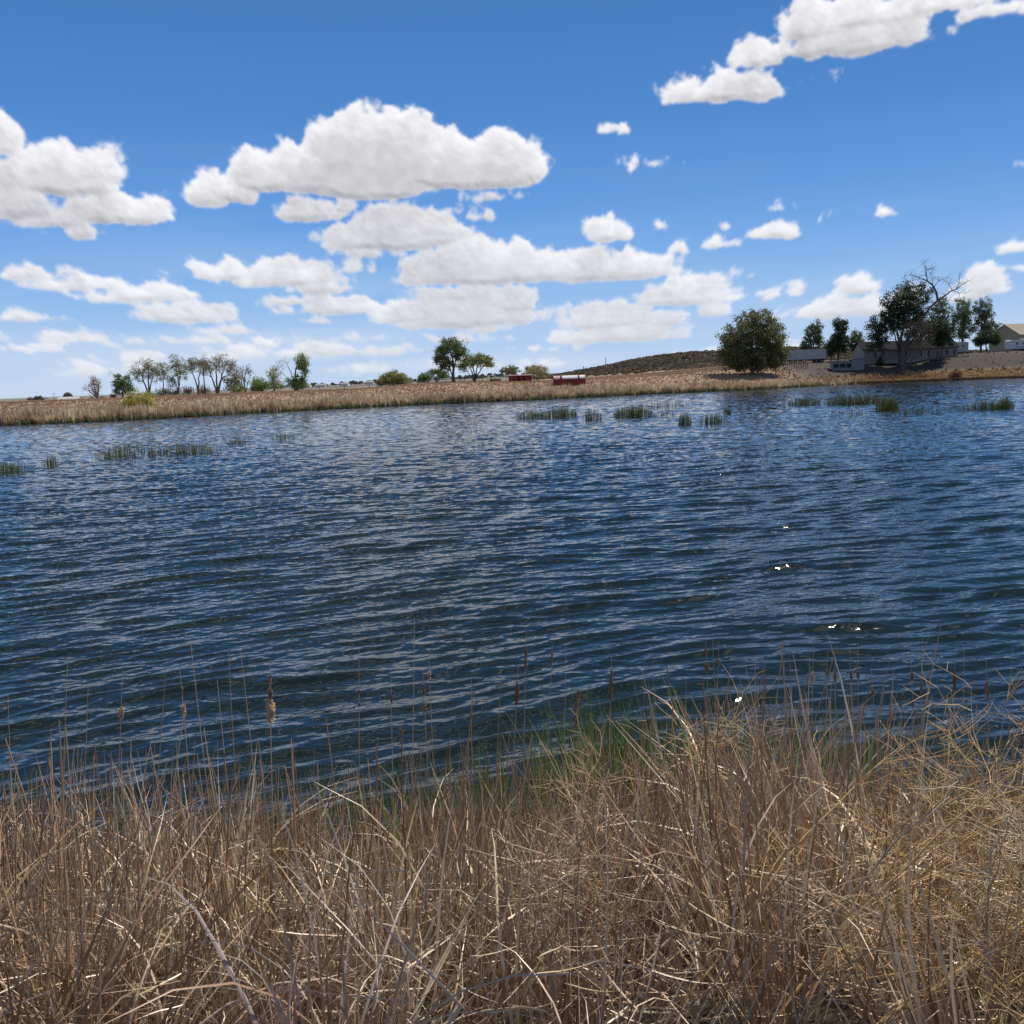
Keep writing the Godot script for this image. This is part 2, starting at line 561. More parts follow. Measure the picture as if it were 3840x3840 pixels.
func make_water() -> void:
	rng.seed = 21
	var m := StandardMaterial3D.new()
	m.albedo_color = Color(0.007, 0.0135, 0.013).linear_to_srgb()
	m.roughness = 0.04
	m.metallic_specular = 0.36
	m.normal_enabled = true
	m.normal_texture = ripples()
	m.normal_scale = 0.38
	m.uv1_triplanar = true
	m.uv1_world_triplanar = true
	m.uv1_scale = Vector3(0.1, 0.1, 0.1)
	rng.seed = 22
	var nw := 18
	var kx := PackedFloat32Array()
	var kz := PackedFloat32Array()
	var am := PackedFloat32Array()
	var ph := PackedFloat32Array()
	for q in nw:
		var lam := 2.6 * pow(0.115, q / float(nw - 1))
		var ang := deg_to_rad(13.0 + rng.randfn(0.0, 10.0 + q * 0.9))
		var k := TAU / lam
		kx.append(sin(ang) * k)
		kz.append(cos(ang) * k)
		var steep := 0.070 if lam < 1.0 and lam > 0.38 else (0.042 if lam < 1.0 else 0.028)
		am.append(steep * rf(0.75, 1.3) / k)
		ph.append(rf(0.0, TAU))
	var us := PackedFloat32Array()
	for i in 521:
		us.append(-1.0 + 2.0 * i / 520.0)
	var rows := PackedFloat32Array()
	var d := 5.6
	while d < 262.0:
		rows.append(d)
		d += 0.036 * pow(d / 6.0, 0.92)
	var mb := MB.new()
	var w := us.size() + 8
	for dd in rows:
		var wide := 0.62 * dd + 4.5
		for i in w:
			var x := 0.0
			if i < 4:
				x = -wide - (700.0 - wide) * pow((4 - i) / 4.0, 2.0)
			elif i >= w - 4:
				x = wide + (700.0 - wide) * pow((i - w + 5) / 4.0, 2.0)
			else:
				x = us[i - 4] * wide
			var z := -dd
			var wx := x + 0.55 * sin(z * 0.31 + x * 0.11) + 0.25 * sin(x * 0.83 - z * 0.4)
			var wz := z + 0.45 * sin(x * 0.27 - z * 0.09) + 0.16 * sin(x * 0.9 + z * 0.5)
			var y := 0.0
			var gx := 0.0
			var gz := 0.0
			for q in nw:
				var p := kx[q] * wx + kz[q] * wz + ph[q]
				var s := sin(p)
				var ex := am[q] * (1.0 + 0.45 * s)
				y += ex * s
				var g := am[q] * (1.0 + 0.9 * s) * cos(p)
				gx += g * kx[q]
				gz += g * kz[q]
			# gusts and lulls: patches where the chop is higher or lower
			var gust := 0.95 + 0.2 * sin(x * 0.045 + 1.3 * sin(z * 0.03)) * sin(z * 0.052 + 0.8)
			var calm := sm(0.0, 2.5, shore(x) - dd) * gust
			mb.v.append(Vector3(x, y * calm, z))
			mb.n.append(Vector3(-gx * calm, 1.0, -gz * calm).normalized())
			mb.c.append(Color.WHITE)
	for j in rows.size() - 1:
		for i in w - 1:
			var k := j * w + i
			mb.ix.append(k); mb.ix.append(k + w); mb.ix.append(k + w + 1)
			mb.ix.append(k); mb.ix.append(k + w + 1); mb.ix.append(k + 1)
	struct("water", mb, m)

# ------------------------------------------------------------------ trees
# blobs: [dx, dy, dz, rx, ry, rz, leafiness]; stems: [lean x, lean z, height share]
func tree(called: String, label: String, category: String, group: String, x: float, z: float, s: Dictionary) -> Node3D:
	rng.seed = int(s.get("seed", 1)) * 7919 + 13
	var at := Vector3(x, gy(x, z) - 0.08, z)
	var o := thing(called, label, category, at, 0.0, group)
	var wood := MB.new()
	var leaf := MB.new()
	var bark: Color = s.get("bark", Color(0.12, 0.095, 0.075))
	var green: Color = s.get("green", Color(0.075, 0.115, 0.035)) * (2.2 if x < 30.0 else 1.9)
	green = Color(green.r * 1.16, green.g, green.b * 1.12)
	var r0: float = s.get("r", 0.3)
	var nclump: int = s.get("clumps", 130)
	var per: int = s.get("per", 20)
	var size: float = s.get("leaf", 0.3)
	var spread: float = s.get("spread", 0.75)
	var twigs: int = s.get("twigs", 2)
	var dense := 2.3 if per > 12 else 3.2
	var pts := PackedVector3Array()
	var rad := PackedFloat32Array()
	for st in s.stems:
		var top := Vector3(st[0], st[2], st[1])
		var line := PackedVector3Array()
		var rr := PackedFloat32Array()
		var bend := Vector3(rf(-0.05, 0.05), 0.0, rf(-0.05, 0.05)) * top.y
		var n := 9
		for i in n:
			var f := float(i) / (n - 1)
			var p := Vector3(top.x * pow(f, 1.5), top.y * f, top.z * pow(f, 1.5)) + bend * sin(f * PI) + Vector3(rf(-0.02, 0.02), 0.0, rf(-0.02, 0.02)) * top.y * sin(f * PI)
			if i == 0:
				p = Vector3(rf(-0.3, 0.3), 0.0, rf(-0.3, 0.3)) * r0 * (0.0 if s.stems.size() == 1 else 2.0)
			line.append(p)
			rr.append(r0 * (st[3] if st.size() > 3 else 1.0) * (1.0 - 0.82 * f) * (1.35 if i == 0 else 1.0))
			if f > 0.22:
				pts.append(p)
				rad.append(rr[i])
		wood.tube(line, rr, 7, bark)
	var total := 0.0
	for b in s.blobs:
		total += pow(b[3] * b[4] * b[5], 0.7)
	var clumps := []
	for b in s.blobs:
		var m := maxi(2, int(round(nclump * pow(b[3] * b[4] * b[5], 0.7) / total)))
		for k in m:
			var u := Vector3(rng.randfn(), rng.randfn(), rng.randfn()).normalized() * pow(rng.randf(), 0.42) * rf(0.82, 1.16)
			clumps.append([Vector3(b[0] + u.x * b[3], b[1] + u.y * b[4], b[2] + u.z * b[5]), b[6] if b.size() > 6 else 1.0])
	clumps.sort_custom(func(a, b): return a[0].length_squared() < b[0].length_squared())
	for cl in clumps:
		var p: Vector3 = cl[0]
		var best := 0
		var bd := 1e9
		for i in pts.size():
			var dv := p - pts[i]
			var dist := dv.length() + maxf(0.0, -dv.y) * 1.2 + maxf(0.0, 0.35 * Vector2(dv.x, dv.z).length() - dv.y) * 0.5
			if dist < bd:
				bd = dist
				best = i
		var q := pts[best]
		var r := maxf(0.018, rad[best] * 0.62)
		var line := PackedVector3Array()
		var rr := PackedFloat32Array()
		for i in 4:
			var f := i / 3.0
			var m := q.lerp(p, f) + Vector3(rf(-0.07, 0.07), (0.10 if i > 0 and i < 3 else 0.0) + rf(-0.04, 0.04), rf(-0.07, 0.07)) * bd * sin(f * PI)
			line.append(m)
			rr.append(lerpf(r, maxf(0.014, r * 0.45), f))
			if i > 0:
				pts.append(m)
				rad.append(rr[i])
		wood.tube(line, rr, 4, bark)
		for k in twigs:
			var dir := (Vector3(rng.randfn(), rng.randfn() + 0.5, rng.randfn()).normalized() + (p - q).normalized() * 0.7).normalized()
			var tip := p + dir * rf(0.5, 1.3) * spread * 1.3
			wood.tube(PackedVector3Array([p, p.lerp(tip, 0.55) + Vector3(rf(-0.1, 0.1), rf(0.0, 0.12), rf(-0.1, 0.1)), tip]), PackedFloat32Array([0.022, 0.016, 0.008]), 3, bark)
		var tone := jit(green, 0.4)
		for k in int(per * dense * cl[1]):
			var off := Vector3(rng.randfn(), rng.randfn() * 0.8, rng.randfn()) * spread * 0.55
			var a := Vector3(rng.randfn(), rng.randfn(), rng.randfn()).normalized()
			var b := a.cross(Vector3(rng.randfn(), rng.randfn(), rng.randfn())).normalized()
			var z0 := size * rf(0.7, 1.5)
			var m := p + off
			leaf.quad(m - a * z0 * 0.5, m + b * z0 * 0.36, m + a * z0 * 0.5, m - b * z0 * 0.36, jit(tone, 0.18))
	part("trunk", wood, mats.bark, o)
	if leaf.v.size() > 0:
		part("crown", leaf, mats.leaf, o)
	return o

const OLD := Color(0.098, 0.122, 0.058)
const FRESH := Color(0.085, 0.135, 0.032)
const DEEP := Color(0.040, 0.075, 0.024)
const PALE := Color(0.17, 0.21, 0.085)

func make_trees() -> void:
	var grove := "trees of the grove on the left far shore"
	var yard := "trees round the farmhouse"
	tree("dead_tree", "broken leaning dead tree with brown twigs at the left end of the grove", "tree", grove, -97.0, -235.0, {"seed": 1, "r": 0.32, "stems": [[-1.6, 0.2, 3.6], [0.9, 0.0, 4.6], [-3.2, 0.3, 3.0, 0.7], [-0.7, 0.0, 5.2, 0.6]], "blobs": [[-0.2, 3.4, 0, 1.1, 1.7, 1.0], [-2.6, 3.0, 0, 1.2, 0.8, 0.8, 0.1], [-0.6, 5.0, 0, 0.8, 0.9, 0.6, 0.1]], "clumps": 34, "per": 12, "leaf": 0.22, "green": Color(0.15, 0.12, 0.065), "bark": Color(0.2, 0.16, 0.13), "twigs": 4})
	tree("cottonwood_tree", "dark green tree with two trunks and a dead spike at the left of the grove", "tree", grove, -93.0, -240.0, {"seed": 2, "r": 0.2, "stems": [[-0.6, 0.0, 5.4], [1.1, 0.0, 5.2], [-3.0, 0.0, 7.2, 0.4]], "blobs": [[-0.7, 3.5, 0, 1.5, 2.8, 1.5], [1.4, 3.3, 0, 1.4, 2.6, 1.5], [-2.8, 6.6, 0, 0.5, 0.8, 0.4, 0.0]], "clumps": 80, "per": 20, "leaf": 0.28, "green": DEEP * 1.2, "spread": 0.7})
	tree("cottonwood_tree", "broad sparse cottonwood just budding behind the yellow-green willow bush", "tree", grove, -88.5, -245.0, {"seed": 3, "r": 0.26, "stems": [[-1.9, 0.3, 8.0], [0.4, 0.0, 8.6], [1.9, -0.3, 7.6, 0.8]], "blobs": [[0, 7.0, 0, 3.1, 2.5, 2.8], [-2.0, 5.6, 0, 2.2, 2.2, 2.2], [1.8, 5.8, 0, 2.0, 2.4, 2.0]], "clumps": 130, "per": 7, "leaf": 0.2, "green": OLD, "twigs": 6, "spread": 0.7})
	tree("cottonwood_tree", "slim straight cottonwood with a small sparse crown second of the budding row", "tree", grove, -86.6, -250.0, {"seed": 4, "r": 0.17, "stems": [[0.2, 0.0, 8.4]], "blobs": [[0.3, 6.4, 0, 1.6, 2.6, 1.6]], "clumps": 50, "per": 8, "leaf": 0.2, "green": OLD, "twigs": 5, "spread": 0.6})
	tree("cottonwood_tree", "tall sparse cottonwood with two dark trunks third of the budding row", "tree", grove, -81.3, -245.0, {"seed": 5, "r": 0.22, "stems": [[-0.1, 0.0, 8.8], [1.6, 0.3, 7.5, 0.7], [-1.3, 0.0, 6.0, 0.6]], "blobs": [[0.1, 7.2, 0, 2.1, 2.5, 2.2], [-1.4, 4.0, 0, 1.4, 2.0, 1.4], [1.5, 5.6, 0, 1.4, 2.2, 1.4]], "clumps": 100, "per": 9, "leaf": 0.21, "green": OLD.lerp(FRESH, 0.4), "twigs": 4, "spread": 0.65})
	tree("cottonwood_tree", "cottonwood with a V-shaped fork and open sky between its two heads", "tree", grove, -77.8, -250.0, {"seed": 6, "r": 0.24, "stems": [[-2.0, 0.0, 8.2], [1.7, 0.0, 8.4]], "blobs": [[-1.9, 7.4, 0, 1.9, 2.3, 2.0], [1.7, 7.5, 0, 1.9, 2.2, 2.0], [0, 8.3, 0, 1.8, 1.3, 1.8]], "clumps": 110, "per": 8, "leaf": 0.2, "green": OLD, "twigs": 5, "spread": 0.65})
	tree("cottonwood_tree", "widest bare-looking cottonwood with heavy curved trunks in the middle of the grove", "tree", grove, -71.5, -245.0, {"seed": 7, "r": 0.36, "stems": [[2.6, 0.0, 7.8], [-2.3, 0.0, 8.6, 0.7], [0.6, 0.6, 9.0, 0.8]], "blobs": [[1.2, 7.2, 0, 3.8, 2.6, 3.2], [-2.6, 7.2, 0, 1.9, 2.6, 2.0], [4.2, 6.0, 0, 1.8, 2.0, 1.8]], "clumps": 180, "per": 5, "leaf": 0.19, "green": Color(0.105, 0.115, 0.06), "twigs": 6, "spread": 0.7, "bark": Color(0.15, 0.12, 0.095)})
	tree("bare_tree", "thin bare tree between the widest cottonwood and the green shrubs", "tree", grove, -65.9, -250.0, {"seed": 8, "r": 0.22, "stems": [[0.7, 0.0, 6.6], [-0.8, 0.0, 6.4, 0.7], [1.9, 0.0, 5.8, 0.6]], "blobs": [[0.6, 5.4, 0, 2.2, 1.7, 1.6, 0.3], [-1.0, 5.4, 0, 1.2, 1.4, 1.2, 0.3]], "clumps": 55, "per": 4, "leaf": 0.18, "green": Color(0.15, 0.12, 0.075), "twigs": 6, "bark": Color(0.18, 0.14, 0.115), "spread": 0.7})
	tree("shrub", "tall grey-green shrub under the widest cottonwood", "shrub", grove, -69.3, -252.0, {"seed": 9, "r": 0.1, "stems": [[-1.0, 0, 4.2], [1.0, 0, 4.4], [0.1, 0.4, 4.8]], "blobs": [[0, 3.0, 0, 2.8, 2.5, 2.4]], "clumps": 80, "per": 15, "leaf": 0.24, "green": Color(0.085, 0.095, 0.045)})
	tree("shrub", "round bright green shrub between the bare tree and the pale thin tree", "shrub", grove, -63.0, -252.0, {"seed": 10, "r": 0.09, "stems": [[-1.0, 0, 2.8], [0.9, 0, 3.0]], "blobs": [[0, 2.1, 0, 2.7, 2.0, 2.2]], "clumps": 80, "per": 22, "leaf": 0.24, "green": FRESH})
	tree("cottonwood_tree", "pale thin young tree beside the half-dead cottonwood", "tree", grove, -59.8, -255.0, {"seed": 11, "r": 0.12, "stems": [[0.1, 0, 6.0], [0.9, 0, 4.2, 0.7]], "blobs": [[0, 4.0, 0, 1.7, 2.4, 1.7], [0.5, 2.0, 0, 2.2, 1.6, 1.8]], "clumps": 80, "per": 10, "leaf": 0.22, "green": PALE * 0.85})
	tree("cottonwood_tree", "half-dead cottonwood with bare limbs on its left at the right end of the grove", "tree", grove, -53.0, -250.0, {"seed": 12, "r": 0.34, "stems": [[0.9, 0.0, 8.6], [-2.6, 0.0, 8.2, 0.6], [-3.9, 0.0, 5.6, 0.5]], "blobs": [[1.6, 7.4, 0, 1.9, 2.0, 2.0], [2.2, 5.7, 0, 1.1, 1.6, 1.3], [0.3, 2.3, 0, 2.8, 2.0, 2.4], [-3.0, 7.2, 0, 1.8, 1.5, 1.2, 0.0], [-4.2, 5.2, 0, 1.1, 1.9, 1.0, 0.0]], "clumps": 150, "per": 20, "leaf": 0.26, "green": FRESH * 0.9, "twigs": 3})
	tree("willow_bush", "yellow-green willow bush standing in the reeds below the grove", "shrub", "", -63.6, -171.0, {"seed": 13, "r": 0.05, "stems": [[-2.4, 0, 3.4], [-1.1, 0, 4.2], [0, 0, 4.6], [1.2, 0, 4.2], [2.4, 0, 3.3]], "blobs": [[0, 3.0, 0, 2.4, 1.7, 1.8], [-1.4, 2.1, 0, 1.7, 1.7, 1.5], [1.5, 2.1, 0, 1.7, 1.6, 1.5]], "clumps": 110, "per": 12, "leaf": 0.17, "green": Color(0.19, 0.21, 0.045), "twigs": 4, "spread": 0.5, "bark": Color(0.16, 0.14, 0.06)})
	var low := ["low grey shrub under the third budding cottonwood", "low brownish shrub under the forked cottonwood", "low dull shrub right of the forked cottonwood", "low leafy shrub at the foot of the bare tree", "low olive shrub under the slim cottonwood"]
	for k in 5:
		tree("shrub", low[k], "shrub", "low shrubs under the grove", [-83.5, -79.4, -75.2, -66.6, -85.4][k], -248.0 + k * 0.7, {"seed": 20 + k, "r": 0.05, "stems": [[-0.5, 0, 1.4], [0.6, 0, 1.5]], "blobs": [[0, 1.1, 0, 1.9, 1.0, 1.4]], "clumps": 34, "per": 13, "leaf": 0.2, "green": [Color(0.12, 0.11, 0.065), Color(0.13, 0.105, 0.06), Color(0.10, 0.085, 0.06), FRESH, OLD][k], "twigs": 3})
	var mid := "trees along the middle of the far shore"
	tree("willow_bush", "wide round olive bush alone in the field left of the two big cottonwoods", "shrub", mid, -34.0, -300.0, {"seed": 30, "r": 0.14, "stems": [[-2.6, 0, 2.8], [-0.8, 0, 4.2], [1.0, 0, 4.0], [2.8, 0, 2.8]], "blobs": [[0, 2.7, 0, 3.1, 2.3, 2.8], [-3.0, 1.9, 0, 2.0, 1.7, 2.0], [3.0, 1.9, 0, 2.1, 1.7, 2.0]], "clumps": 140, "per": 22, "leaf": 0.32, "green": Color(0.105, 0.135, 0.04), "spread": 0.8})
	tree("cottonwood_tree", "small dark tree behind the rail fence nearest the round olive bush", "tree", mid, -27.6, -330.0, {"seed": 31, "r": 0.16, "stems": [[0.1, 0, 3.4]], "blobs": [[0, 2.7, 0, 2.2, 1.7, 2.0]], "clumps": 50, "per": 20, "leaf": 0.34, "green": DEEP * 1.3})
	tree("cottonwood_tree", "dark spreading tree with a flat open crown left of the two big cottonwoods", "tree", mid, -22.5, -318.0, {"seed": 32, "r": 0.2, "stems": [[-1.6, 0, 3.6], [1.4, 0, 3.9], [2.6, 0, 3.2, 0.7]], "blobs": [[0.2, 3.7, 0, 3.4, 1.1, 2.6], [2.4, 3.0, 0, 1.6, 1.3, 1.6]], "clumps": 80, "per": 14, "leaf": 0.3, "green": DEEP * 1.15, "twigs": 4})
	tree("cottonwood_tree", "tall spreading cottonwood in full leaf in the middle of the far shore", "tree", mid, -14.1, -260.0, {"seed": 33, "r": 0.42, "stems": [[-0.8, 0, 10.6], [-2.4, 0, 7.6, 0.5], [1.8, 0, 8.8, 0.5], [3.4, 0, 10.8, 0.25]], "blobs": [[-0.4, 9.6, 0, 3.1, 2.1, 3.0], [-2.8, 7.2, 0, 2.2, 2.7, 2.4], [1.8, 8.0, 0, 2.4, 2.2, 2.4], [-1.4, 4.9, 0, 2.1, 1.3, 1.8], [3.6, 10.4, 0, 0.9, 1.2, 0.8, 0.05]], "clumps": 190, "per": 24, "leaf": 0.3, "green": Color(0.058, 0.09, 0.03), "spread": 0.8})
	tree("cottonwood_tree", "shorter many-stemmed tree leaning right beside the tall spreading cottonwood", "tree", mid, -8.6, -262.0, {"seed": 34, "r": 0.24, "stems": [[-2.2, 0, 6.4], [-0.4, 0, 7.2], [1.8, 0, 6.8], [3.8, 0, 5.8], [-3.0, 0, 5.0, 0.6]], "blobs": [[2.0, 6.1, 0, 3.0, 1.7, 2.8], [-1.6, 5.6, 0, 2.3, 2.0, 2.4], [4.0, 5.2, 0, 1.4, 1.4, 1.5], [-3.2, 4.2, 0, 1.2, 1.4, 1.2, 0.6]], "clumps": 150, "per": 19, "leaf": 0.28, "green": Color(0.088, 0.125, 0.04), "twigs": 3})
	tree("cottonwood_tree", "far hazy tree behind the low dark shed", "tree", mid, 1.6, -420.0, {"seed": 35, "r": 0.2, "stems": [[-1.0, 0, 5.0], [1.2, 0, 5.0]], "blobs": [[0, 4.6, 0, 4.4, 2.0, 3.0]], "clumps": 70, "per": 16, "leaf": 0.42, "green": Color(0.10, 0.12, 0.06)})
	tree("cottonwood_tree", "far hazy tree behind the red plank shed", "tree", mid, 11.5, -425.0, {"seed": 36, "r": 0.2, "stems": [[-0.8, 0, 4.6], [1.0, 0, 4.4]], "blobs": [[0, 4.2, 0, 3.6, 1.7, 3.0]], "clumps": 60, "per": 16, "leaf": 0.42, "green": Color(0.09, 0.115, 0.055)})
	tree("willow_bush", "pale feathery bush between the red plank shed and the white-roofed shelter", "shrub", mid, 8.9, -288.0, {"seed": 37, "r": 0.06, "stems": [[-2.4, 0, 3.0], [-0.9, 0, 4.0], [1.0, 0, 3.8], [2.4, 0, 4.6, 0.7], [3.2, 0, 2.6]], "blobs": [[0, 2.9, 0, 3.8, 1.7, 2.6]], "clumps": 90, "per": 9, "leaf": 0.24, "green": Color(0.16, 0.165, 0.075), "twigs": 5, "bark": Color(0.16, 0.075, 0.055)})
	tree("willow_tree", "huge rounded olive-green willow at the foot of the brushy hill", "tree", yard, 60.7, -245.0, {"seed": 40, "r": 0.34, "stems": [[-4.6, 0, 9.0], [-2.0, 0.6, 12.0], [0.8, -0.4, 13.6], [3.2, 0.4, 12.0], [5.4, 0, 9.4], [-6.4, 0, 6.0, 0.7], [6.4, 0, 6.0, 0.7]], "blobs": [[1.0, 11.2, 0, 5.4, 4.4, 5.5], [-4.0, 8.4, 0, 4.2, 4.4, 4.8], [4.9, 8.6, 0, 3.8, 4.6, 4.8], [-5.8, 5.2, 0, 2.9, 2.8, 4.0], [5.6, 4.9, 0, 3.3, 3.0, 4.0], [0, 5.0, 0, 5.8, 3.4, 5.0], [-3.6, 2.6, 0, 3.4, 1.9, 3.6], [3.8, 2.5, 0, 3.4, 1.9, 3.6]], "clumps": 620, "per": 26, "leaf": 0.34, "green": Color(0.07, 0.085, 0.032), "spread": 0.95, "twigs": 3})
	tree("poplar_tree", "light poplar with gaps in its crown behind the long grey trailer", "tree", yard, 93.0, -301.0, {"seed": 41, "r": 0.25, "stems": [[0.1, 0, 12.4], [-1.6, 0, 8.0, 0.6]], "blobs": [[0.2, 9.0, 0, 2.6, 4.0, 2.4], [-2.0, 5.8, 0, 1.8, 2.4, 1.8], [1.6, 6.2, 0, 1.6, 2.2, 1.6]], "clumps": 140, "per": 17, "leaf": 0.34, "green": Color(0.062, 0.085, 0.04)})
	tree("poplar_tree", "dense dark poplar between the long trailer and the farmhouse", "tree", yard, 97.0, -290.0, {"seed": 42, "r": 0.28, "stems": [[0.3, 0, 12.8], [-1.6, 0, 7.6, 0.6], [2.0, 0, 7.6, 0.6]], "blobs": [[0.4, 10.0, 0, 1.9, 3.7, 2.0], [0.4, 5.6, 0, 3.1, 3.2, 2.8], [-1.9, 4.6, 0, 2.1, 2.7, 2.0]], "clumps": 180, "per": 24, "leaf": 0.33, "green": Color(0.030, 0.052, 0.020)})
	tree("poplar_tree", "slender lighter poplar touching the left end of the farmhouse", "tree", yard, 101.8, -289.0, {"seed": 43, "r": 0.17, "stems": [[0.0, 0, 9.0]], "blobs": [[0, 5.6, 0, 1.7, 3.5, 1.7]], "clumps": 80, "per": 18, "leaf": 0.31, "green": Color(0.065, 0.095, 0.038)})
	tree("cottonwood_tree", "tallest dark tree with a ragged crown rising over the farmhouse roof", "tree", yard, 102.2, -257.5, {"seed": 44, "r": 0.5, "stems": [[1.6, 0, 19.0], [-3.4, 0, 13.0, 0.6], [4.6, 0, 14.0, 0.6], [-1.2, 0, 16.5, 0.6]], "blobs": [[3.0, 17.2, 0, 5.6, 3.8, 4.5], [-1.6, 15.2, 0, 4.4, 3.8, 4.0], [1.4, 12.0, 0, 5.2, 3.8, 4.5], [-4.4, 10.4, 0, 4.4, 4.2, 4.0], [-6.4, 6.6, 0, 2.6, 3.0, 3.0], [5.6, 9.4, 0, 4.6, 4.4, 4.2]], "clumps": 380, "per": 26, "leaf": 0.36, "green": Color(0.026, 0.046, 0.020), "spread": 0.95})
	tree("poplar_tree", "dark leafy tree behind the right half of the farmhouse", "tree", yard, 112.5, -257.0, {"seed": 45, "r": 0.22, "stems": [[0.2, 0, 9.0], [1.6, 0, 7.0, 0.7]], "blobs": [[0, 7.0, 0, 3.6, 3.6, 3.0]], "clumps": 120, "per": 24, "leaf": 0.34, "green": Color(0.032, 0.05, 0.024)})
	var pop := ["left one of the three pale green poplars behind the campers", "middle one of the three pale green poplars behind the campers", "right one of the three pale green poplars behind the campers"]
	for k in 3:
		tree("poplar_tree", pop[k], "tree", yard, [140.0, 146.8, 153.8][k], -320.0 - k, {"seed": 46 + k, "r": 0.27, "stems": [[0.2, 0, 17.0], [-1.4, 0, 11.0, 0.6], [1.6, 0, 12.0, 0.6]], "blobs": [[[-0.6, 0.2, 0.4][k], 13.2, 0, [3.4, 3.4, 3.2][k], 4.8, 2.8], [[-1.4, 0.6, 1.8][k], 8.2, 0, [4.2, 3.4, 4.2][k], 4.0, 3.0]], "clumps": 230, "per": 13, "leaf": 0.36, "green": [Color(0.06, 0.09, 0.042), Color(0.075, 0.115, 0.045), Color(0.068, 0.095, 0.048)][k]})
	tree("maple_tree", "small round dark green tree on a bare trunk in front of the campers", "tree", yard, 137.9, -285.0, {"seed": 50, "r": 0.2, "stems": [[0.0, 0, 5.4], [-1.6, 0, 4.6, 0.6], [1.7, 0, 4.6, 0.6]], "blobs": [[0, 4.3, 0, 3.3, 2.1, 3.0], [-2.2, 3.2, 0, 1.8, 1.3, 1.8], [2.4, 3.5, 0, 1.7, 1.5, 1.8]], "clumps": 130, "per": 26, "leaf": 0.3, "green": Color(0.026, 0.05, 0.018)})
	tree("juniper_shrub", "small dark cone-shaped evergreen against the farmhouse wall", "shrub", "", 97.3, -258.0, {"seed": 51, "r": 0.07, "stems": [[0, 0, 2.6]], "blobs": [[0, 0.8, 0, 0.85, 0.8, 0.8], [0, 1.7, 0, 0.5, 0.9, 0.5]], "clumps": 40, "per": 24, "leaf": 0.2, "green": Color(0.018, 0.032, 0.014), "spread": 0.35})
	tree("shrub", "dark red-brown bush at the water's edge below the campers", "shrub", "", 108.0, -238.6, {"seed": 52, "r": 0.04, "stems": [[-0.7, 0, 1.2], [0.6, 0, 1.3]], "blobs": [[0, 0.9, 0, 1.6, 0.9, 1.1]], "clumps": 40, "per": 12, "leaf": 0.2, "green": Color(0.11, 0.06, 0.04), "twigs": 4, "bark": Color(0.12, 0.07, 0.05)})
	dead_giant()

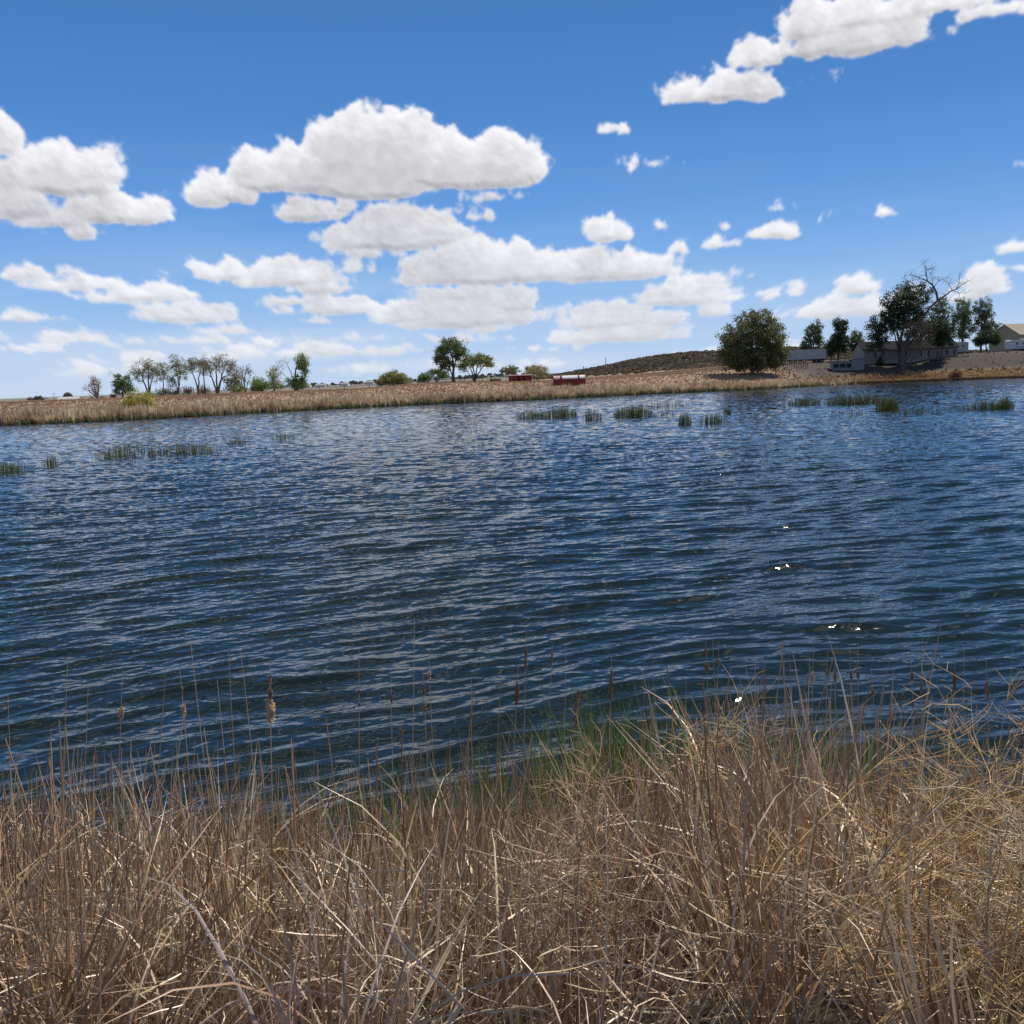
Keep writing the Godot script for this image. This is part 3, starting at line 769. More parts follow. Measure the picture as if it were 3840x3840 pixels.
func dead_giant() -> void:
	# the great dead cottonwood: bare crooked limbs above, a haze of brown twigs and olive buds on the lower trunk
	rng.seed = 99
	var x := 99.9
	var z := -250.0
	var o := thing("dead_tree", "great dead cottonwood with bare crooked limbs high above the farmhouse", "tree", Vector3(x, gy(x, z) - 0.1, z), 0.0, "trees round the farmhouse")
	var k := 0.0239
	var limbs := [
		[[650, 1290], [648, 1150], [655, 1000], [720, 850], [830, 710], [865, 665], [920, 590], [1000, 520], 0.52, 0.20],
		[[1000, 520], [985, 430], [940, 350], [880, 310], [800, 275], [715, 245], 0.28, 0.05],
		[[890, 315], [875, 250], [875, 200], [850, 130], 0.14, 0.03], [[875, 200], [920, 190], [965, 205], 0.08, 0.02],
		[[1000, 520], [1080, 470], [1130, 430], [1195, 410], [1215, 350], [1225, 260], 0.22, 0.03],
		[[1195, 410], [1250, 365], [1320, 330], 0.10, 0.02], [[1150, 420], [1230, 450], [1300, 455], 0.08, 0.02], [[1150, 415], [1100, 350], [1060, 320], 0.08, 0.02],
		[[865, 650], [820, 590], [800, 540], [800, 490], [815, 440], [740, 340], [700, 310], [640, 280], 0.24, 0.04],
		[[812, 470], [880, 425], [950, 405], 0.10, 0.02], [[740, 340], [735, 310], [760, 270], 0.06, 0.02],
		[[1000, 520], [1060, 512], [1120, 518], [1220, 520], 0.10, 0.02], [[960, 375], [1010, 320], [1090, 285], 0.10, 0.02], [[940, 350], [950, 280], [930, 230], 0.07, 0.02],
		[[690, 1190], [740, 1120], [800, 1050], [825, 1020], 0.20, 0.06], [[660, 1150], [720, 1060], [760, 990], 0.26, 0.08], [[655, 1000], [600, 880], [590, 780], 0.30, 0.05],
		[[655, 1020], [760, 900], [800, 800], 0.28, 0.05], [[920, 1170], [925, 1050], [920, 930], 0.12, 0.05], [[650, 1000], [690, 880], [680, 760], 0.25, 0.05]]
	var wood := MB.new()
	var ends := []
	for l in limbs:
		var n: int = l.size() - 2
		var pts := PackedVector3Array()
		var rr := PackedFloat32Array()
		var deep := rf(-1.2, 1.2)
		for i in n:
			var f := float(i) / (n - 1)
			pts.append(Vector3((l[i][0] - 650) * k, (1270 - l[i][1]) * k, deep * f * (0.0 if n > 7 else 1.0)))
			rr.append(lerpf(l[n], l[n + 1], f))
			if l[i][1] < 640 and i > 0:
				ends.append([pts[i], rr[i]])
		wood.tube(pts, rr, 7, Color(0.095, 0.083, 0.076))
	part("trunk", wood, mats.bark, o)
	var tw := MB.new()
	for e in ends:
		for q in 7:
			var p: Vector3 = e[0]
			var dir := Vector3(rng.randfn(), rng.randfn() * 0.8 + 0.25, rng.randfn()).normalized()
			var line := PackedVector3Array([p])
			var rr := PackedFloat32Array([minf(e[1] * 0.5, 0.05)])
			for i in 3:
				dir = (dir + Vector3(rng.randfn(), rng.randfn(), rng.randfn()) * 0.3).normalized()
				p += dir * rf(0.4, 0.9)
				line.append(p)
				rr.append(0.03 - i * 0.008)
			tw.tube(line, rr, 3, Color(0.10, 0.088, 0.08))
	for q in 620:
		var u := Vector3(rng.randfn(), rng.randfn(), rng.randfn()).normalized() * pow(rng.randf(), 0.4)
		var p := Vector3(3.4 + u.x * 4.6, 9.6 + u.y * 4.0, u.z * 3.0)
		var dir := (Vector3(rng.randfn(), rng.randfn() + 0.8, rng.randfn()) + u).normalized()
		var tip := p + dir * rf(0.8, 1.9)
		tw.tube(PackedVector3Array([p, p.lerp(tip, 0.5) + Vector3(rf(-0.15, 0.15), 0.1, 0), tip]), PackedFloat32Array([0.03, 0.022, 0.008]), 3, jit(Color(0.12, 0.095, 0.07), 0.25))
	part("twigs", tw, mats.bark, o).set_meta("kind", "stuff")
	var lf := MB.new()
	for q in 2600:
		var u := Vector3(rng.randfn(), rng.randfn(), rng.randfn()).normalized() * pow(rng.randf(), 0.45)
		var m := Vector3(3.2 + u.x * 4.8, 9.4 + u.y * 4.2, u.z * 3.0)
		var a := Vector3(rng.randfn(), rng.randfn(), rng.randfn()).normalized()
		var b := a.cross(Vector3(rng.randfn(), rng.randfn(), rng.randfn())).normalized()
		lf.quad(m - a * 0.13, m + b * 0.09, m + a * 0.13, m - b * 0.09, jit(Color(0.085, 0.075, 0.04), 0.3))
	part("crown", lf, mats.leaf, o)

# ------------------------------------------------------------------ reeds, grass and brush far off
func fan(blades: int, h: float, w: float, spread: float, col: Color, tip: Color) -> ArrayMesh:
	var mb := MB.new()
	for k in blades:
		var a := rf(0.0, TAU)
		var lean := rf(0.02, spread)
		var base := Vector3(rf(-0.18, 0.18), -0.1, rf(-0.18, 0.18))
		var hh := h * rf(0.6, 1.1)
		var dir := Vector3(cos(a), 0, sin(a))
		var side := Vector3(-sin(a + rf(-0.8, 0.8)), 0, cos(a))
		var p1 := base + Vector3.UP * hh * 0.55 + dir * lean * hh * 0.3
		var p2 := base + Vector3.UP * hh * rf(0.85, 1.0) + dir * lean * hh
		var ww := w * rf(0.6, 1.4)
		var m := jit(col, 0.15)
		mb.quad(base - side * ww * 0.5, p1 - side * ww * 0.5, p1 + side * ww * 0.5, base + side * ww * 0.5, m)
		mb.tri(p1 - side * ww * 0.5, p2, p1 + side * ww * 0.5, m.lerp(tip, 0.7))
	return mb.mesh(mats.far_dry)

func turned(x: float, y: float, z: float, s: float, sy := 1.0) -> Transform3D:
	return Transform3D(Basis(Vector3.UP, rf(0.0, TAU)).scaled(Vector3(s, s * sy, s)), Vector3(x, y, z))

func make_far_plants() -> void:
	rng.seed = 300
	var meshes := []
	for k in 4:
		meshes.append(fan(9, 2.3, 0.10, 0.22, Color(1, 1, 1), Color(1, 1, 1)))
	var xf := [[], [], [], []]
	var cl := [[], [], [], []]
	for q in 12500:
		var x := rf(-125.0, 82.0)
		var t := pow(rng.randf(), 1.4) * 9.0 - 1.2
		var thick := soft.get_noise_2d(x * 4.0, 40.0)
		if t > 5.0 + 3.5 * thick + (2.0 if x < -20.0 else 0.0) or (x > 62.0 and rng.randf() < (x - 62.0) / 22.0):
			continue
		var z := -(shore(x) + t)
		var v := rng.randi() % 4
		var patch := clampf(0.5 + 1.3 * soft.get_noise_2d(x * 2.6, z * 5.0), 0.0, 1.0)
		var tall := lerpf(1.05, 0.72, sm(20.0, 80.0, x)) * (0.92 + 0.5 * soft.get_noise_2d(x * 14.0, z * 6.0))
		xf[v].append(turned(x, gy(x, z), z, rf(0.75, 1.15) * tall))
		cl[v].append(jit(Color(0.68, 0.57, 0.40).lerp(Color(0.42, 0.30, 0.18), patch if rng.randf() < 0.5 else rng.randf()), 0.38))
	for v in 4:
		many("dry_reeds", "tall pale dry reeds lining the far shore", "reeds", meshes[v], xf[v], cl[v])
	# this year's shoots at the water's edge
	var gm := fan(10, 1.45, 0.09, 0.2, Color(1, 1, 1), Color(1, 1, 1))
	var gx := []
	var gc := []
	for q in 5500:
		var x := rf(-125.0, 74.0)
		var t := rf(-1.9, 1.2)
		if soft.get_noise_2d(x * 5.0, 7.0) < -0.15 and rng.randf() < 0.7:
			continue
		var z := -(shore(x) + t)
		gx.append(turned(x, maxf(gy(x, z), -0.15), z, rf(0.6, 1.15)))
		gc.append(jit(Color(0.13, 0.155, 0.065).lerp(Color(0.26, 0.23, 0.12), rng.randf()), 0.3))
	many("green_shoots", "new green reed shoots at the foot of the dry reeds on the far shore", "reeds", gm, gx, gc)
	# dry grass of the field behind
	var fm := [fan(9, 0.6, 0.08, 0.6, Color(1, 1, 1), Color(1, 1, 1)), fan(10, 0.42, 0.09, 0.8, Color(1, 1, 1), Color(1, 1, 1))]
	xf = [[], []]
	cl = [[], []]
	for q in 46000:
		var x := rf(-150.0, 165.0)
		var t := 4.0 + 100.0 * pow(rng.randf(), 1.5)
		var z := -(shore(x) + t)
		var n := soft.get_noise_2d(x * 2.0, z * 2.0)
		var v := rng.randi() % 2
		if x > 72.0 and t > 12.0 and rng.randf() < 0.9:
			continue
		var c := Color(0.41, 0.30, 0.195).lerp(Color(0.35, 0.24, 0.165), clampf(0.5 + n * 1.8, 0.0, 1.0))
		if x > 70.0:
			c = Color(0.42, 0.29, 0.165).lerp(Color(0.30, 0.19, 0.11), clampf(0.5 + n * 1.8, 0.0, 1.0))
		if x > 70.0 and t > 11.0:
			c = Color(0.12, 0.095, 0.07)
		xf[v].append(turned(x, gy(x, z), z, rf(0.7, 1.3) * (2.0 if x > 72.0 and t < 13.0 else 0.85)))
		cl[v].append(jit(c, 0.12))
	for v in 2:
		many("field_grass", "dry tan and russet grass of the field beyond the reeds", "grass", fm[v], xf[v], cl[v])
	# brown undercut bank and weeds at the right
	var bx := []
	var bc := []
	for q in 5000:
		var x := rf(60.0, 150.0)
		var t := rf(-0.6, 3.2)
		var z := -(shore(x) + t)
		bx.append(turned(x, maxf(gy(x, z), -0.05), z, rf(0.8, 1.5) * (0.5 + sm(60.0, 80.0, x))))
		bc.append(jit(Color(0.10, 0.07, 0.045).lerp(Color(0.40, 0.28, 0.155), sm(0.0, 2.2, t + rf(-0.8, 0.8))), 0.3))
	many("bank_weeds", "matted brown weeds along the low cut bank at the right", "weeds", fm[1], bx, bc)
	# sagebrush on the hill
	var sb := MB.new()
	for k in 70:
		var u := Vector3(rng.randfn(), absf(rng.randfn()), rng.randfn()).normalized() * pow(rng.randf(), 0.4)
		var m := Vector3(u.x * 0.9, u.y * 0.75 + 0.1, u.z * 0.9)
		var a := Vector3(rng.randfn(), rng.randfn(), rng.randfn()).normalized() * 0.22
		var b := a.cross(Vector3(rng.randfn(), rng.randfn(), rng.randfn())).normalized() * 0.14
		sb.quad(m - a, m + b, m + a, m - b, jit(Color(1, 1, 1), 0.3))
	var sx := []
	var sc := []
	for q in 9000:
		var x := rf(5.0, 190.0)
		var d := rf(325.0, 480.0)
		var hx := (x - 95.0) / (70.0 if x < 95.0 else 84.0)
		if exp(-pow(absf(hx), 2.6) - pow((d - 465.0) / 105.0, 2.0)) < 0.12 + rf(0.0, 0.15):
			continue
		sx.append(turned(x, gy(x, -d) - 0.05, -d, rf(0.5, 1.5), rf(0.6, 1.1)))
		sc.append(jit(Color(0.17, 0.125, 0.095).lerp(Color(0.10, 0.10, 0.06), clampf(0.5 + 2.0 * soft.get_noise_2d(x * 3.0, d * 3.0), 0.0, 1.0)), 0.35))
	many("sagebrush", "dark brown sagebrush covering the hill behind the willow", "brush", sb.mesh(mats.leaf), sx, sc)
	# belt of trees on the horizon
	var wx := []
	var wc := []
	for q in 260:
		var x := rf(-420.0, 60.0)
		var d := rf(1350.0, 1650.0)
		wx.append(turned(x, gy(x, -d) - 0.3, -d, rf(2.0, 5.0), rf(0.8, 1.4)))
		wc.append(jit(Color(0.075, 0.09, 0.065), 0.2))
	many("distant_wood", "hazy belt of far trees along the horizon", "woods", sb.mesh(mats.leaf), wx, wc)

# ------------------------------------------------------------------ rushes standing in the pond
func rushes(label: String, x: float, d: float, hw: float, deep: float, h: float, count: int, col: Color) -> void:
	var mb := MB.new()
	for k in count:
		var px := rng.randfn() * hw * 0.5
		px = clampf(px, -hw, hw) if rng.randf() < 0.5 else rf(-hw, hw)
		var pz := rf(-deep, deep)
		var hh := h * rf(0.55, 1.1) * (1.0 - 0.35 * pow(absf(px) / hw, 3.0))
		var lean := Vector3(rng.randfn() * 0.09 + 0.04, 0, rng.randfn() * 0.07) * hh
		var b := Vector3(px, -0.35, pz)
		var w := rf(0.010, 0.019)
		var c := jit(col.lerp(Color(0.22, 0.19, 0.085), pow(rng.randf(), 2.2)), 0.3)
		mb.tube(PackedVector3Array([b, b + Vector3(0, 0.35 + hh * 0.55, 0) + lean * 0.35, b + Vector3(0, 0.35 + hh, 0) + lean]), PackedFloat32Array([w, w * 0.8, 0.004]), 3, c)
	var o := part("rush_clump", mb, mats.green, self)
	o.position = Vector3(x, 0, -d)
	tag(o, label, "rushes", "green rush clumps standing in the pond")
	if count < 75 and hw > 0.9 or count == 130:
		o.set_meta("kind", "stuff")

func make_rushes() -> void:
	rng.seed = 410
	var g := Color(0.20, 0.25, 0.07)
	var dk := Color(0.155, 0.205, 0.075)
	rushes("rush clump cut by the left edge of the picture", -28.7, 56.0, 0.9, 0.5, 0.75, 150, g)
	rushes("small upright rush clump second from the left edge", -28.1, 60.2, 0.45, 0.3, 0.7, 60, g)
	rushes("tall thin-set rush clump on the left with rushes trailing behind", -26.0, 65.5, 1.2, 1.6, 0.95, 150, dk)
	rushes("faint scatter of rushes far left behind the tall thin-set clump", -28.6, 76.0, 1.8, 2.0, 0.6, 60, dk)
	rushes("long low rush clump on the left, longest of the left group", -21.9, 67.0, 2.0, 1.0, 0.85, 240, dk)
	rushes("single narrow rush tuft at the left end of the long low clump", -24.0, 66.0, 0.25, 0.2, 0.7, 40, g)
	rushes("small faint rush patch right of the long low left clump", -21.2, 77.0, 0.8, 0.8, 0.55, 60, dk)
	rushes("last rush patch of the left group nearest the middle", -19.0, 82.5, 1.1, 0.8, 0.5, 80, dk)
	rushes("left end rush clump of the middle row, low and bluish", 2.2, 104.0, 1.5, 0.6, 0.95, 190, dk)
	rushes("dense wide rush clump left of the middle row", 5.4, 104.5, 1.9, 0.8, 1.2, 380, g)
	rushes("loose rush clump in front between the two dense middle clumps", 8.1, 95.3, 0.9, 0.5, 1.1, 110, dk)
	rushes("dense straight-sided rush clump in the centre of the middle row", 12.5, 99.0, 1.85, 0.7, 1.25, 420, g)
	rushes("scattered far rushes behind the centre of the middle row", 19.4, 121.0, 2.8, 2.0, 0.9, 130, dk)
	rushes("faint thin rushes right of the dense straight-sided clump", 15.3, 97.0, 1.0, 1.5, 0.8, 50, dk)
	rushes("narrow pointed rush clump in front right of the middle row", 14.3, 80.0, 0.5, 0.4, 1.1, 100, dk)
	rushes("thin rush clump furthest front right of the middle row", 16.5, 80.3, 1.0, 0.5, 0.9, 110, dk)
	rushes("small round rush tuft at the right end of the middle row", 21.4, 96.5, 0.4, 0.3, 0.75, 60, dk)
	rushes("left clump of the long right-hand rush bank", 33.6, 112.0, 1.75, 0.7, 0.95, 330, g)
	rushes("long dense middle stretch of the right-hand rush bank", 38.2, 109.5, 2.9, 0.8, 1.2, 620, g)
	rushes("bright green mound of rushes at the right end of the rush bank", 35.2, 91.6, 0.95, 0.7, 1.4, 330, Color(0.22, 0.27, 0.06))
	rushes("sparse rushes in the water in front of the right-hand rush bank", 29.6, 85.0, 2.2, 1.2, 0.6, 70, dk)
	rushes("sparse rushes right of the bright green mound", 33.8, 82.0, 2.4, 0.8, 0.75, 110, dk)
	rushes("row of rushes nearest the right edge of the picture", 41.9, 85.7, 1.9, 0.6, 0.9, 320, g)
	rushes("thick end tuft of the rush row at the right edge", 43.3, 86.0, 0.6, 0.4, 1.15, 170, g)
	rushes("thin outlying rushes left of the row at the right edge", 38.9, 85.2, 1.0, 0.8, 0.6, 60, dk)

# ------------------------------------------------------------------ the near bank: cattails, litter and weeds
func leaf_shape(kind: int) -> ArrayMesh:
	# unit leaf about 1.3 m long standing at the origin; 0 straight, 1 arching, 2 broken, 3 lying, 4 short and stiff
	var mb := MB.new()
	var n := 8
	var p := PackedVector3Array()
	var w := PackedFloat32Array()
	var pos := Vector3.ZERO
	var pitch := rf(0.0, 0.12)
	var yaw := rf(-0.15, 0.15)
	var length := 1.3 if kind < 3 else (0.5 if kind == 3 else 0.7)
	var curve := rf(0.0, 0.05)
	if kind == 1:
		curve = rf(0.16, 0.46)
	var crack := rng.randi_range(3, 6) if kind == 2 else -1
	if kind == 3:
		pitch = rf(1.25, 1.6)
		curve = rf(-0.16, 0.1)
	var wide := rf(0.008, 0.0165)
	for i in n:
		p.append(pos)
		var f := float(i) / (n - 1)
		w.append(wide * (1.0 - pow(f, 2.6) * 0.92) * (0.75 + 0.25 * minf(1.0, f * 5.0)))
		var step := length / (n - 1)
		pos += Vector3(sin(pitch) * cos(yaw), cos(pitch), sin(pitch) * sin(yaw)) * step
		pitch += curve * (0.4 + f * 1.2) + rf(-0.03, 0.03)
		yaw += rf(-0.1, 0.1)
		if i == crack:
			pitch += rf(0.7, 2.1)
			yaw += rf(-0.7, 0.7)
	mb.ribbon(p, w, Vector3(rf(-0.5, 0.5), 0, 1).normalized(), rf(-2.2, 2.2), rf(0.12, 0.4), Color(0.96, 0.94, 0.9), Color(0.96, 0.94, 0.9))
	return mb.mesh(mats.dry)

func stem_shape() -> ArrayMesh:
	var mb := MB.new()
	var p := PackedVector3Array()
	var r := PackedFloat32Array()
	var b := Vector3(rf(-0.06, 0.06), 0, rf(-0.06, 0.06))
	for i in 6:
		var f := i / 5.0
		p.append(Vector3(0, f * 1.35, 0) + b * f * f + Vector3(rf(-0.008, 0.008), 0, rf(-0.008, 0.008)))
		r.append(lerpf(0.0052, 0.0022, f))
	mb.tube(p, r, 5, Color(0.95, 0.9, 0.85), Color(0.95, 0.9, 0.85))
	return mb.mesh(mats.stalk)

func tilted(x: float, y: float, z: float, yaw: float, lean: Vector2, s: Vector3) -> Transform3D:
	var up := Vector3(lean.x, 1.0, lean.y).normalized()
	var b := Basis(Vector3.UP, yaw)
	var axis := Vector3.UP.cross(up)
	if axis.length() > 1e-4:
		b = Basis(axis.normalized(), Vector3.UP.angle_to(up)) * b
	return Transform3D(b * Basis.from_scale(s), Vector3(x, y, z))

const TAN := Color(0.46, 0.335, 0.212)
const BROWN := Color(0.25, 0.148, 0.088)
const STRAW := Color(0.66, 0.545, 0.40)
const ASH := Color(0.34, 0.29, 0.24)

func dry_colour(x := 0.0) -> Color:
	var u := rng.randf()
	if x < -0.8 and u < 0.3 and rng.randf() < 0.6:
		u = 0.5
	if u < 0.32:
		return jit(TAN, 0.25)
	if u < 0.62:
		return jit(BROWN.lerp(TAN, rng.randf() * 0.5), 0.25)
	if u < 0.86:
		return jit(STRAW, 0.15)
	return jit(ASH, 0.2)

func stand_height(x: float) -> float:
	return lookup([[-4.5, 1.0], [-3.0, 1.02], [-1.2, 1.0], [-0.3, 0.98], [0.1, 0.82], [0.7, 0.84], [1.05, 1.06], [1.6, 1.1], [2.0, 0.92], [3.0, 0.82], [4.5, 0.95]], x)

func make_near_reeds() -> void:
	rng.seed = 520
	var shapes := []
	var kinds := [0, 0, 0, 0, 0, 0, 0, 1, 1, 1, 1, 1, 1, 1, 2, 2, 2, 2]
	for k in kinds:
		shapes.append(leaf_shape(k))
	var xf := []
	var cl := []
	for s in shapes:
		xf.append([])
		cl.append([])
	# reeds grow in tussocks: their leaves splay out from each foot, with dark gaps between
	for q in 590:
		var tx := rf(-5.2, 5.2)
		var td := 2.85 + 5.2 * pow(rng.randf(), 0.85)
		if absf(tx) > 0.6 * td + 0.8 or td > near_edge(tx) + 0.55:
			continue
		var wide := rf(0.10, 0.24)
		var splay := rf(0.7, 2.2)
		var bow := Vector2(0.10 + 0.5 * soft.get_noise_2d(tx * 14.0 + 90.0, td * 14.0) + rng.randfn() * 0.2, 0.3 * soft.get_noise_2d(tx * 14.0, td * 14.0 + 70.0) + rng.randfn() * 0.14)
		var tall := rf(0.72, 1.12) * stand_height(tx) * (0.84 if td < 4.2 else 1.0)
		var tone := dry_colour(tx)
		var upright := rng.randf() < 0.45
		for k in rng.randi_range(26, 62):
			var off := Vector2(rng.randfn(), rng.randfn()) * wide * 0.6
			var x := tx + off.x
			var d := td - off.y
			var v := rng.randi() % shapes.size()
			if upright and rng.randf() < 0.6:
				v = rng.randi() % 7
			var ln := bow + off * splay + Vector2(rng.randfn(), rng.randfn()) * (0.06 if upright else 0.13)
			var s := tall * rf(0.55, 1.1)
			xf[v].append(tilted(x, gy(x, -d) - 0.03, -d, rf(0, TAU), ln, Vector3(rf(0.8, 1.4), 1.0, rf(0.8, 1.4)) * s))
			cl[v].append(jit(tone, 0.25) if rng.randf() < 0.6 else dry_colour(tx))
	var names := ["straight dry cattail leaves massed on the near bank", "arching dry cattail leaves massed on the near bank", "snapped and folded dry cattail leaves on the near bank"]
	for v in shapes.size():
		many("dry_cattail_leaves", names[kinds[v]], "reeds", shapes[v], xf[v], cl[v])
	# bare upright stalks
	var st := [stem_shape(), stem_shape(), stem_shape(), stem_shape()]
	xf = [[], [], [], []]
	cl = [[], [], [], []]
	for q in 4800:
		var x := rf(-5.4, 5.4)
		var d := 3.3 + 4.7 * pow(rng.randf(), 0.75)
		if absf(x) > 0.6 * d + 0.8 or d > near_edge(x) + 0.8:
			continue
		if soft.get_noise_2d(x * 40.0 + 30.0, d * 40.0) < -0.02 and rng.randf() < 0.8:
			continue
		var v := rng.randi() % 4
		xf[v].append(tilted(x, gy(x, -d) - 0.03, -d, rf(0, TAU), Vector2(0.06 + rng.randfn() * 0.15, rng.randfn() * 0.15), Vector3(rf(0.8, 1.3), rf(0.5, 1.15) * stand_height(x) * (0.85 if d < 4.2 else 1.0), rf(0.8, 1.3))))
		cl[v].append(jit(BROWN.lerp(TAN, rng.randf()), 0.25))
	for v in 4:
		many("dry_stalks", "thin brown dry stalks standing among the cattail leaves", "reeds", st[v], xf[v], cl[v])
	# flattened litter, caught at all heights in the stand
	var lt := []
	for k in 8:
		lt.append(leaf_shape(3))
	xf = []
	cl = []
	for s in lt:
		xf.append([])
		cl.append([])
	for q in 7500:
		var x := rf(-5.4, 5.4)
		var d := 3.0 + 4.6 * rng.randf()
		if absf(x) > 0.6 * d + 0.8 or d > near_edge(x) + 0.35:
			continue
		var v := rng.randi() % lt.size()
		var lift := pow(rng.randf(), 2.0) * 0.6
		var ln := Vector2(rng.randfn() * 0.3, rng.randfn() * 0.3)
		if v >= 5:
			ln = Vector2(rng.randfn() * 0.8 + 0.3, rng.randfn() * 0.7)
		var yaw := rf(-0.9, 0.9) + (PI if rng.randf() < 0.4 else 0.0)
		xf[v].append(tilted(x, gy(x, -d) + lift + 0.01, -d, yaw, ln, Vector3.ONE * rf(0.5, 1.1) * (0.62 if d < 4.3 else 1.0)))
		cl[v].append(jit(STRAW.lerp(TAN, rng.randf() * 0.8), 0.2))
	for v in lt.size():
		many("reed_litter", "pale fallen leaves lying across the reed stand", "reeds", lt[v], xf[v], cl[v])
	# green shoots at the water's edge and a few on the bank
	var gr := []
	for k in 5:
		var mb := MB.new()
		var p := PackedVector3Array()
		var w := PackedFloat32Array()
		var c := rf(0.0, 0.16)
		for i in 7:
			var f := i / 6.0
			p.append(Vector3(c * f * f * f * 1.4, f * 1.15 * (1.0 - c * f * 0.3), rf(-0.01, 0.01)))
			w.append(rf(0.008, 0.011) * (1.0 - pow(f, 3.0) * 0.9))
		mb.ribbon(p, w, Vector3(0.3, 0, 1).normalized(), rf(-1.2, 1.2), 0.3, Color(1, 1, 1), Color(1, 1, 1))
		gr.append(mb.mesh(mats.green))
	xf = [[], [], [], [], []]
	cl = [[], [], [], [], []]
	for q in 6000:
		var x := rf(-4.6, 4.6)
		var e := near_edge(x)
		var d := e + rf(-0.7, 1.15)
		var dens := lookup([[-4.5, 0.22], [-2.4, 0.3], [-1.4, 0.35], [-0.8, 0.5], [0.0, 0.75], [0.3, 1.0], [1.6, 1.0], [2.0, 0.8], [2.6, 0.8], [3.2, 0.55], [4.5, 0.3]], x)
		if rng.randf() > dens * (0.55 + 0.9 * soft.get_noise_2d(x * 40.0, d * 20.0 + 5.0) + 0.25):
			continue
		if rng.randf() < 0.012:
			d = rf(4.4, 6.4)
		if absf(x) > 0.6 * d + 0.6:
			continue
		var v := rng.randi() % 5
		xf[v].append(tilted(x, maxf(gy(x, -d), -0.12) - 0.05, -d, rf(0, TAU), Vector2(rng.randfn() * 0.08, rng.randfn() * 0.08), Vector3(1, 1, 1) * rf(0.8, 1.5) * (0.75 + 0.3 * dens)))
		cl[v].append(jit(Color(0.085, 0.15, 0.03).lerp(Color(0.16, 0.16, 0.04), pow(rng.randf(), 1.6)), 0.25))
	for k in 9:
		var x := -1.72 + rng.randfn() * 0.07
		xf[k % 5].append(tilted(x, gy(x, -3.75) - 0.03, -3.75 + rng.randfn() * 0.06, rf(0, TAU), Vector2(rng.randfn() * 0.2 - 0.1, rng.randfn() * 0.15), Vector3.ONE * rf(0.4, 0.72)))
		cl[k % 5].append(jit(Color(0.14, 0.19, 0.07), 0.2))
	for v in 5:
		many("green_cattail_shoots", "new green cattail leaves rising at the near water's edge", "reeds", gr[v], xf[v], cl[v])

# [x, distance, tip height, lean, then for each seed head: from, to (below the tip), radius, 0 firm or 1 fluffy]
const CATTAILS := [
	[-3.75, 7.0, 2.07, -0.077],
	[-3.38, 7.2, 2.27, -0.165],
	[-3.29, 7.3, 2.03, -0.132],
	[-2.85, 6.9, 2.24, -0.107, 0.289, 0.364, 0.0186, 1],
	[-2.73, 7.4, 2.05, -0.136],
	[-2.44, 6.9, 2.24, -0.027, 0.15, 0.19, 0.0112, 0, 0.293, 0.364, 0.0167, 1],
	[-2.45, 7.2, 2.36, 0.031],
	[-2.21, 7.0, 2.1, 0.02],
	[-2.17, 7.2, 2.26, -0.005],
	[-2.05, 7.1, 2.28, 0.004],
	[-1.63, 6.3, 2.43, -0.04, 0.093, 0.162, 0.0102, 0, 0.195, 0.263, 0.017, 0, 0.263, 0.424, 0.0289, 1],
	[-1.14, 6.9, 2.32, -0.038, 0.308, 0.332, 0.0112, 0, 0.403, 0.427, 0.0112, 0],
	[-0.96, 7.2, 2.06, -0.038, 0.174, 0.257, 0.0097, 0],
	[-0.72, 6.8, 2.56, -0.086],
	[-0.71, 7.1, 2.09, -0.034, 0.114, 0.196, 0.0115, 0, 0.261, 0.327, 0.0134, 0],
	[-0.68, 7.3, 2.11, -0.019, 0.096, 0.155, 0.0118, 1],
	[-0.34, 6.9, 2.08, -0.0, 0.27, 0.318, 0.013, 0],
	[-0.13, 7.3, 2.01, -0.089, 0.155, 0.197, 0.0098, 0],
	[0.07, 7.0, 2.37, -0.049, 0.119, 0.191, 0.0113, 0, 0.191, 0.279, 0.0132, 0],
	[-0.0, 6.8, 2.17, -0.094, 0.109, 0.282, 0.0165, 0],
	[0.27, 7.3, 2.19, -0.067, 0.062, 0.171, 0.0098, 0],
	[0.38, 7.4, 2.2, -0.057],
	[0.69, 7.0, 2.17, -0.032, 0.104, 0.346, 0.017, 0],
	[0.43, 6.8, 1.99, -0.175, 0.008, 0.284, 0.0183, 0],
	[0.97, 7.3, 2.08, -0.035],
	[1.05, 7.4, 2.06, -0.019],
	[1.38, 7.0, 2.29, -0.005, 0.088, 0.152, 0.0113, 0, 0.208, 0.264, 0.017, 0],
	[1.47, 7.2, 2.2, 0.009],
	[1.54, 7.3, 2.16, -0.003, 0.142, 0.184, 0.0157, 0],
	[2.17, 7.0, 2.18, 0.01, 0.192, 0.273, 0.0113, 1],
	[2.37, 7.3, 2.06, 0.012, 0.155, 0.205, 0.0098, 0],
	[2.36, 7.1, 2.1, 0.02, 0.147, 0.237, 0.0134, 0],
	[2.5, 7.2, 2.13, 0.028, 0.219, 0.277, 0.0116, 0],
	[2.64, 7.4, 2.07, -0.005, 0.208, 0.284, 0.012, 0],
	[2.67, 7.2, 1.93, 0.035, 0.166, 0.208, 0.0155, 0],
	[3.01, 7.3, 2.01, 0.016, 0.151, 0.218, 0.0138, 0, 0.379, 0.43, 0.0098, 0],
	[3.01, 7.1, 2.18, 0.005, 0.33, 0.445, 0.0115, 0],
	[2.83, 7.0, 1.8, 0.015, 0.016, 0.057, 0.0132, 0],
	[3.3, 7.2, 2.08, 0.001, 0.194, 0.348, 0.0136, 0],
	[3.51, 7.5, 1.99, 0.037],
	[3.44, 7.0, 2.03, 0.026, 0.165, 0.311, 0.0151, 0],
	[3.79, 7.3, 2.03, 0.009],
]

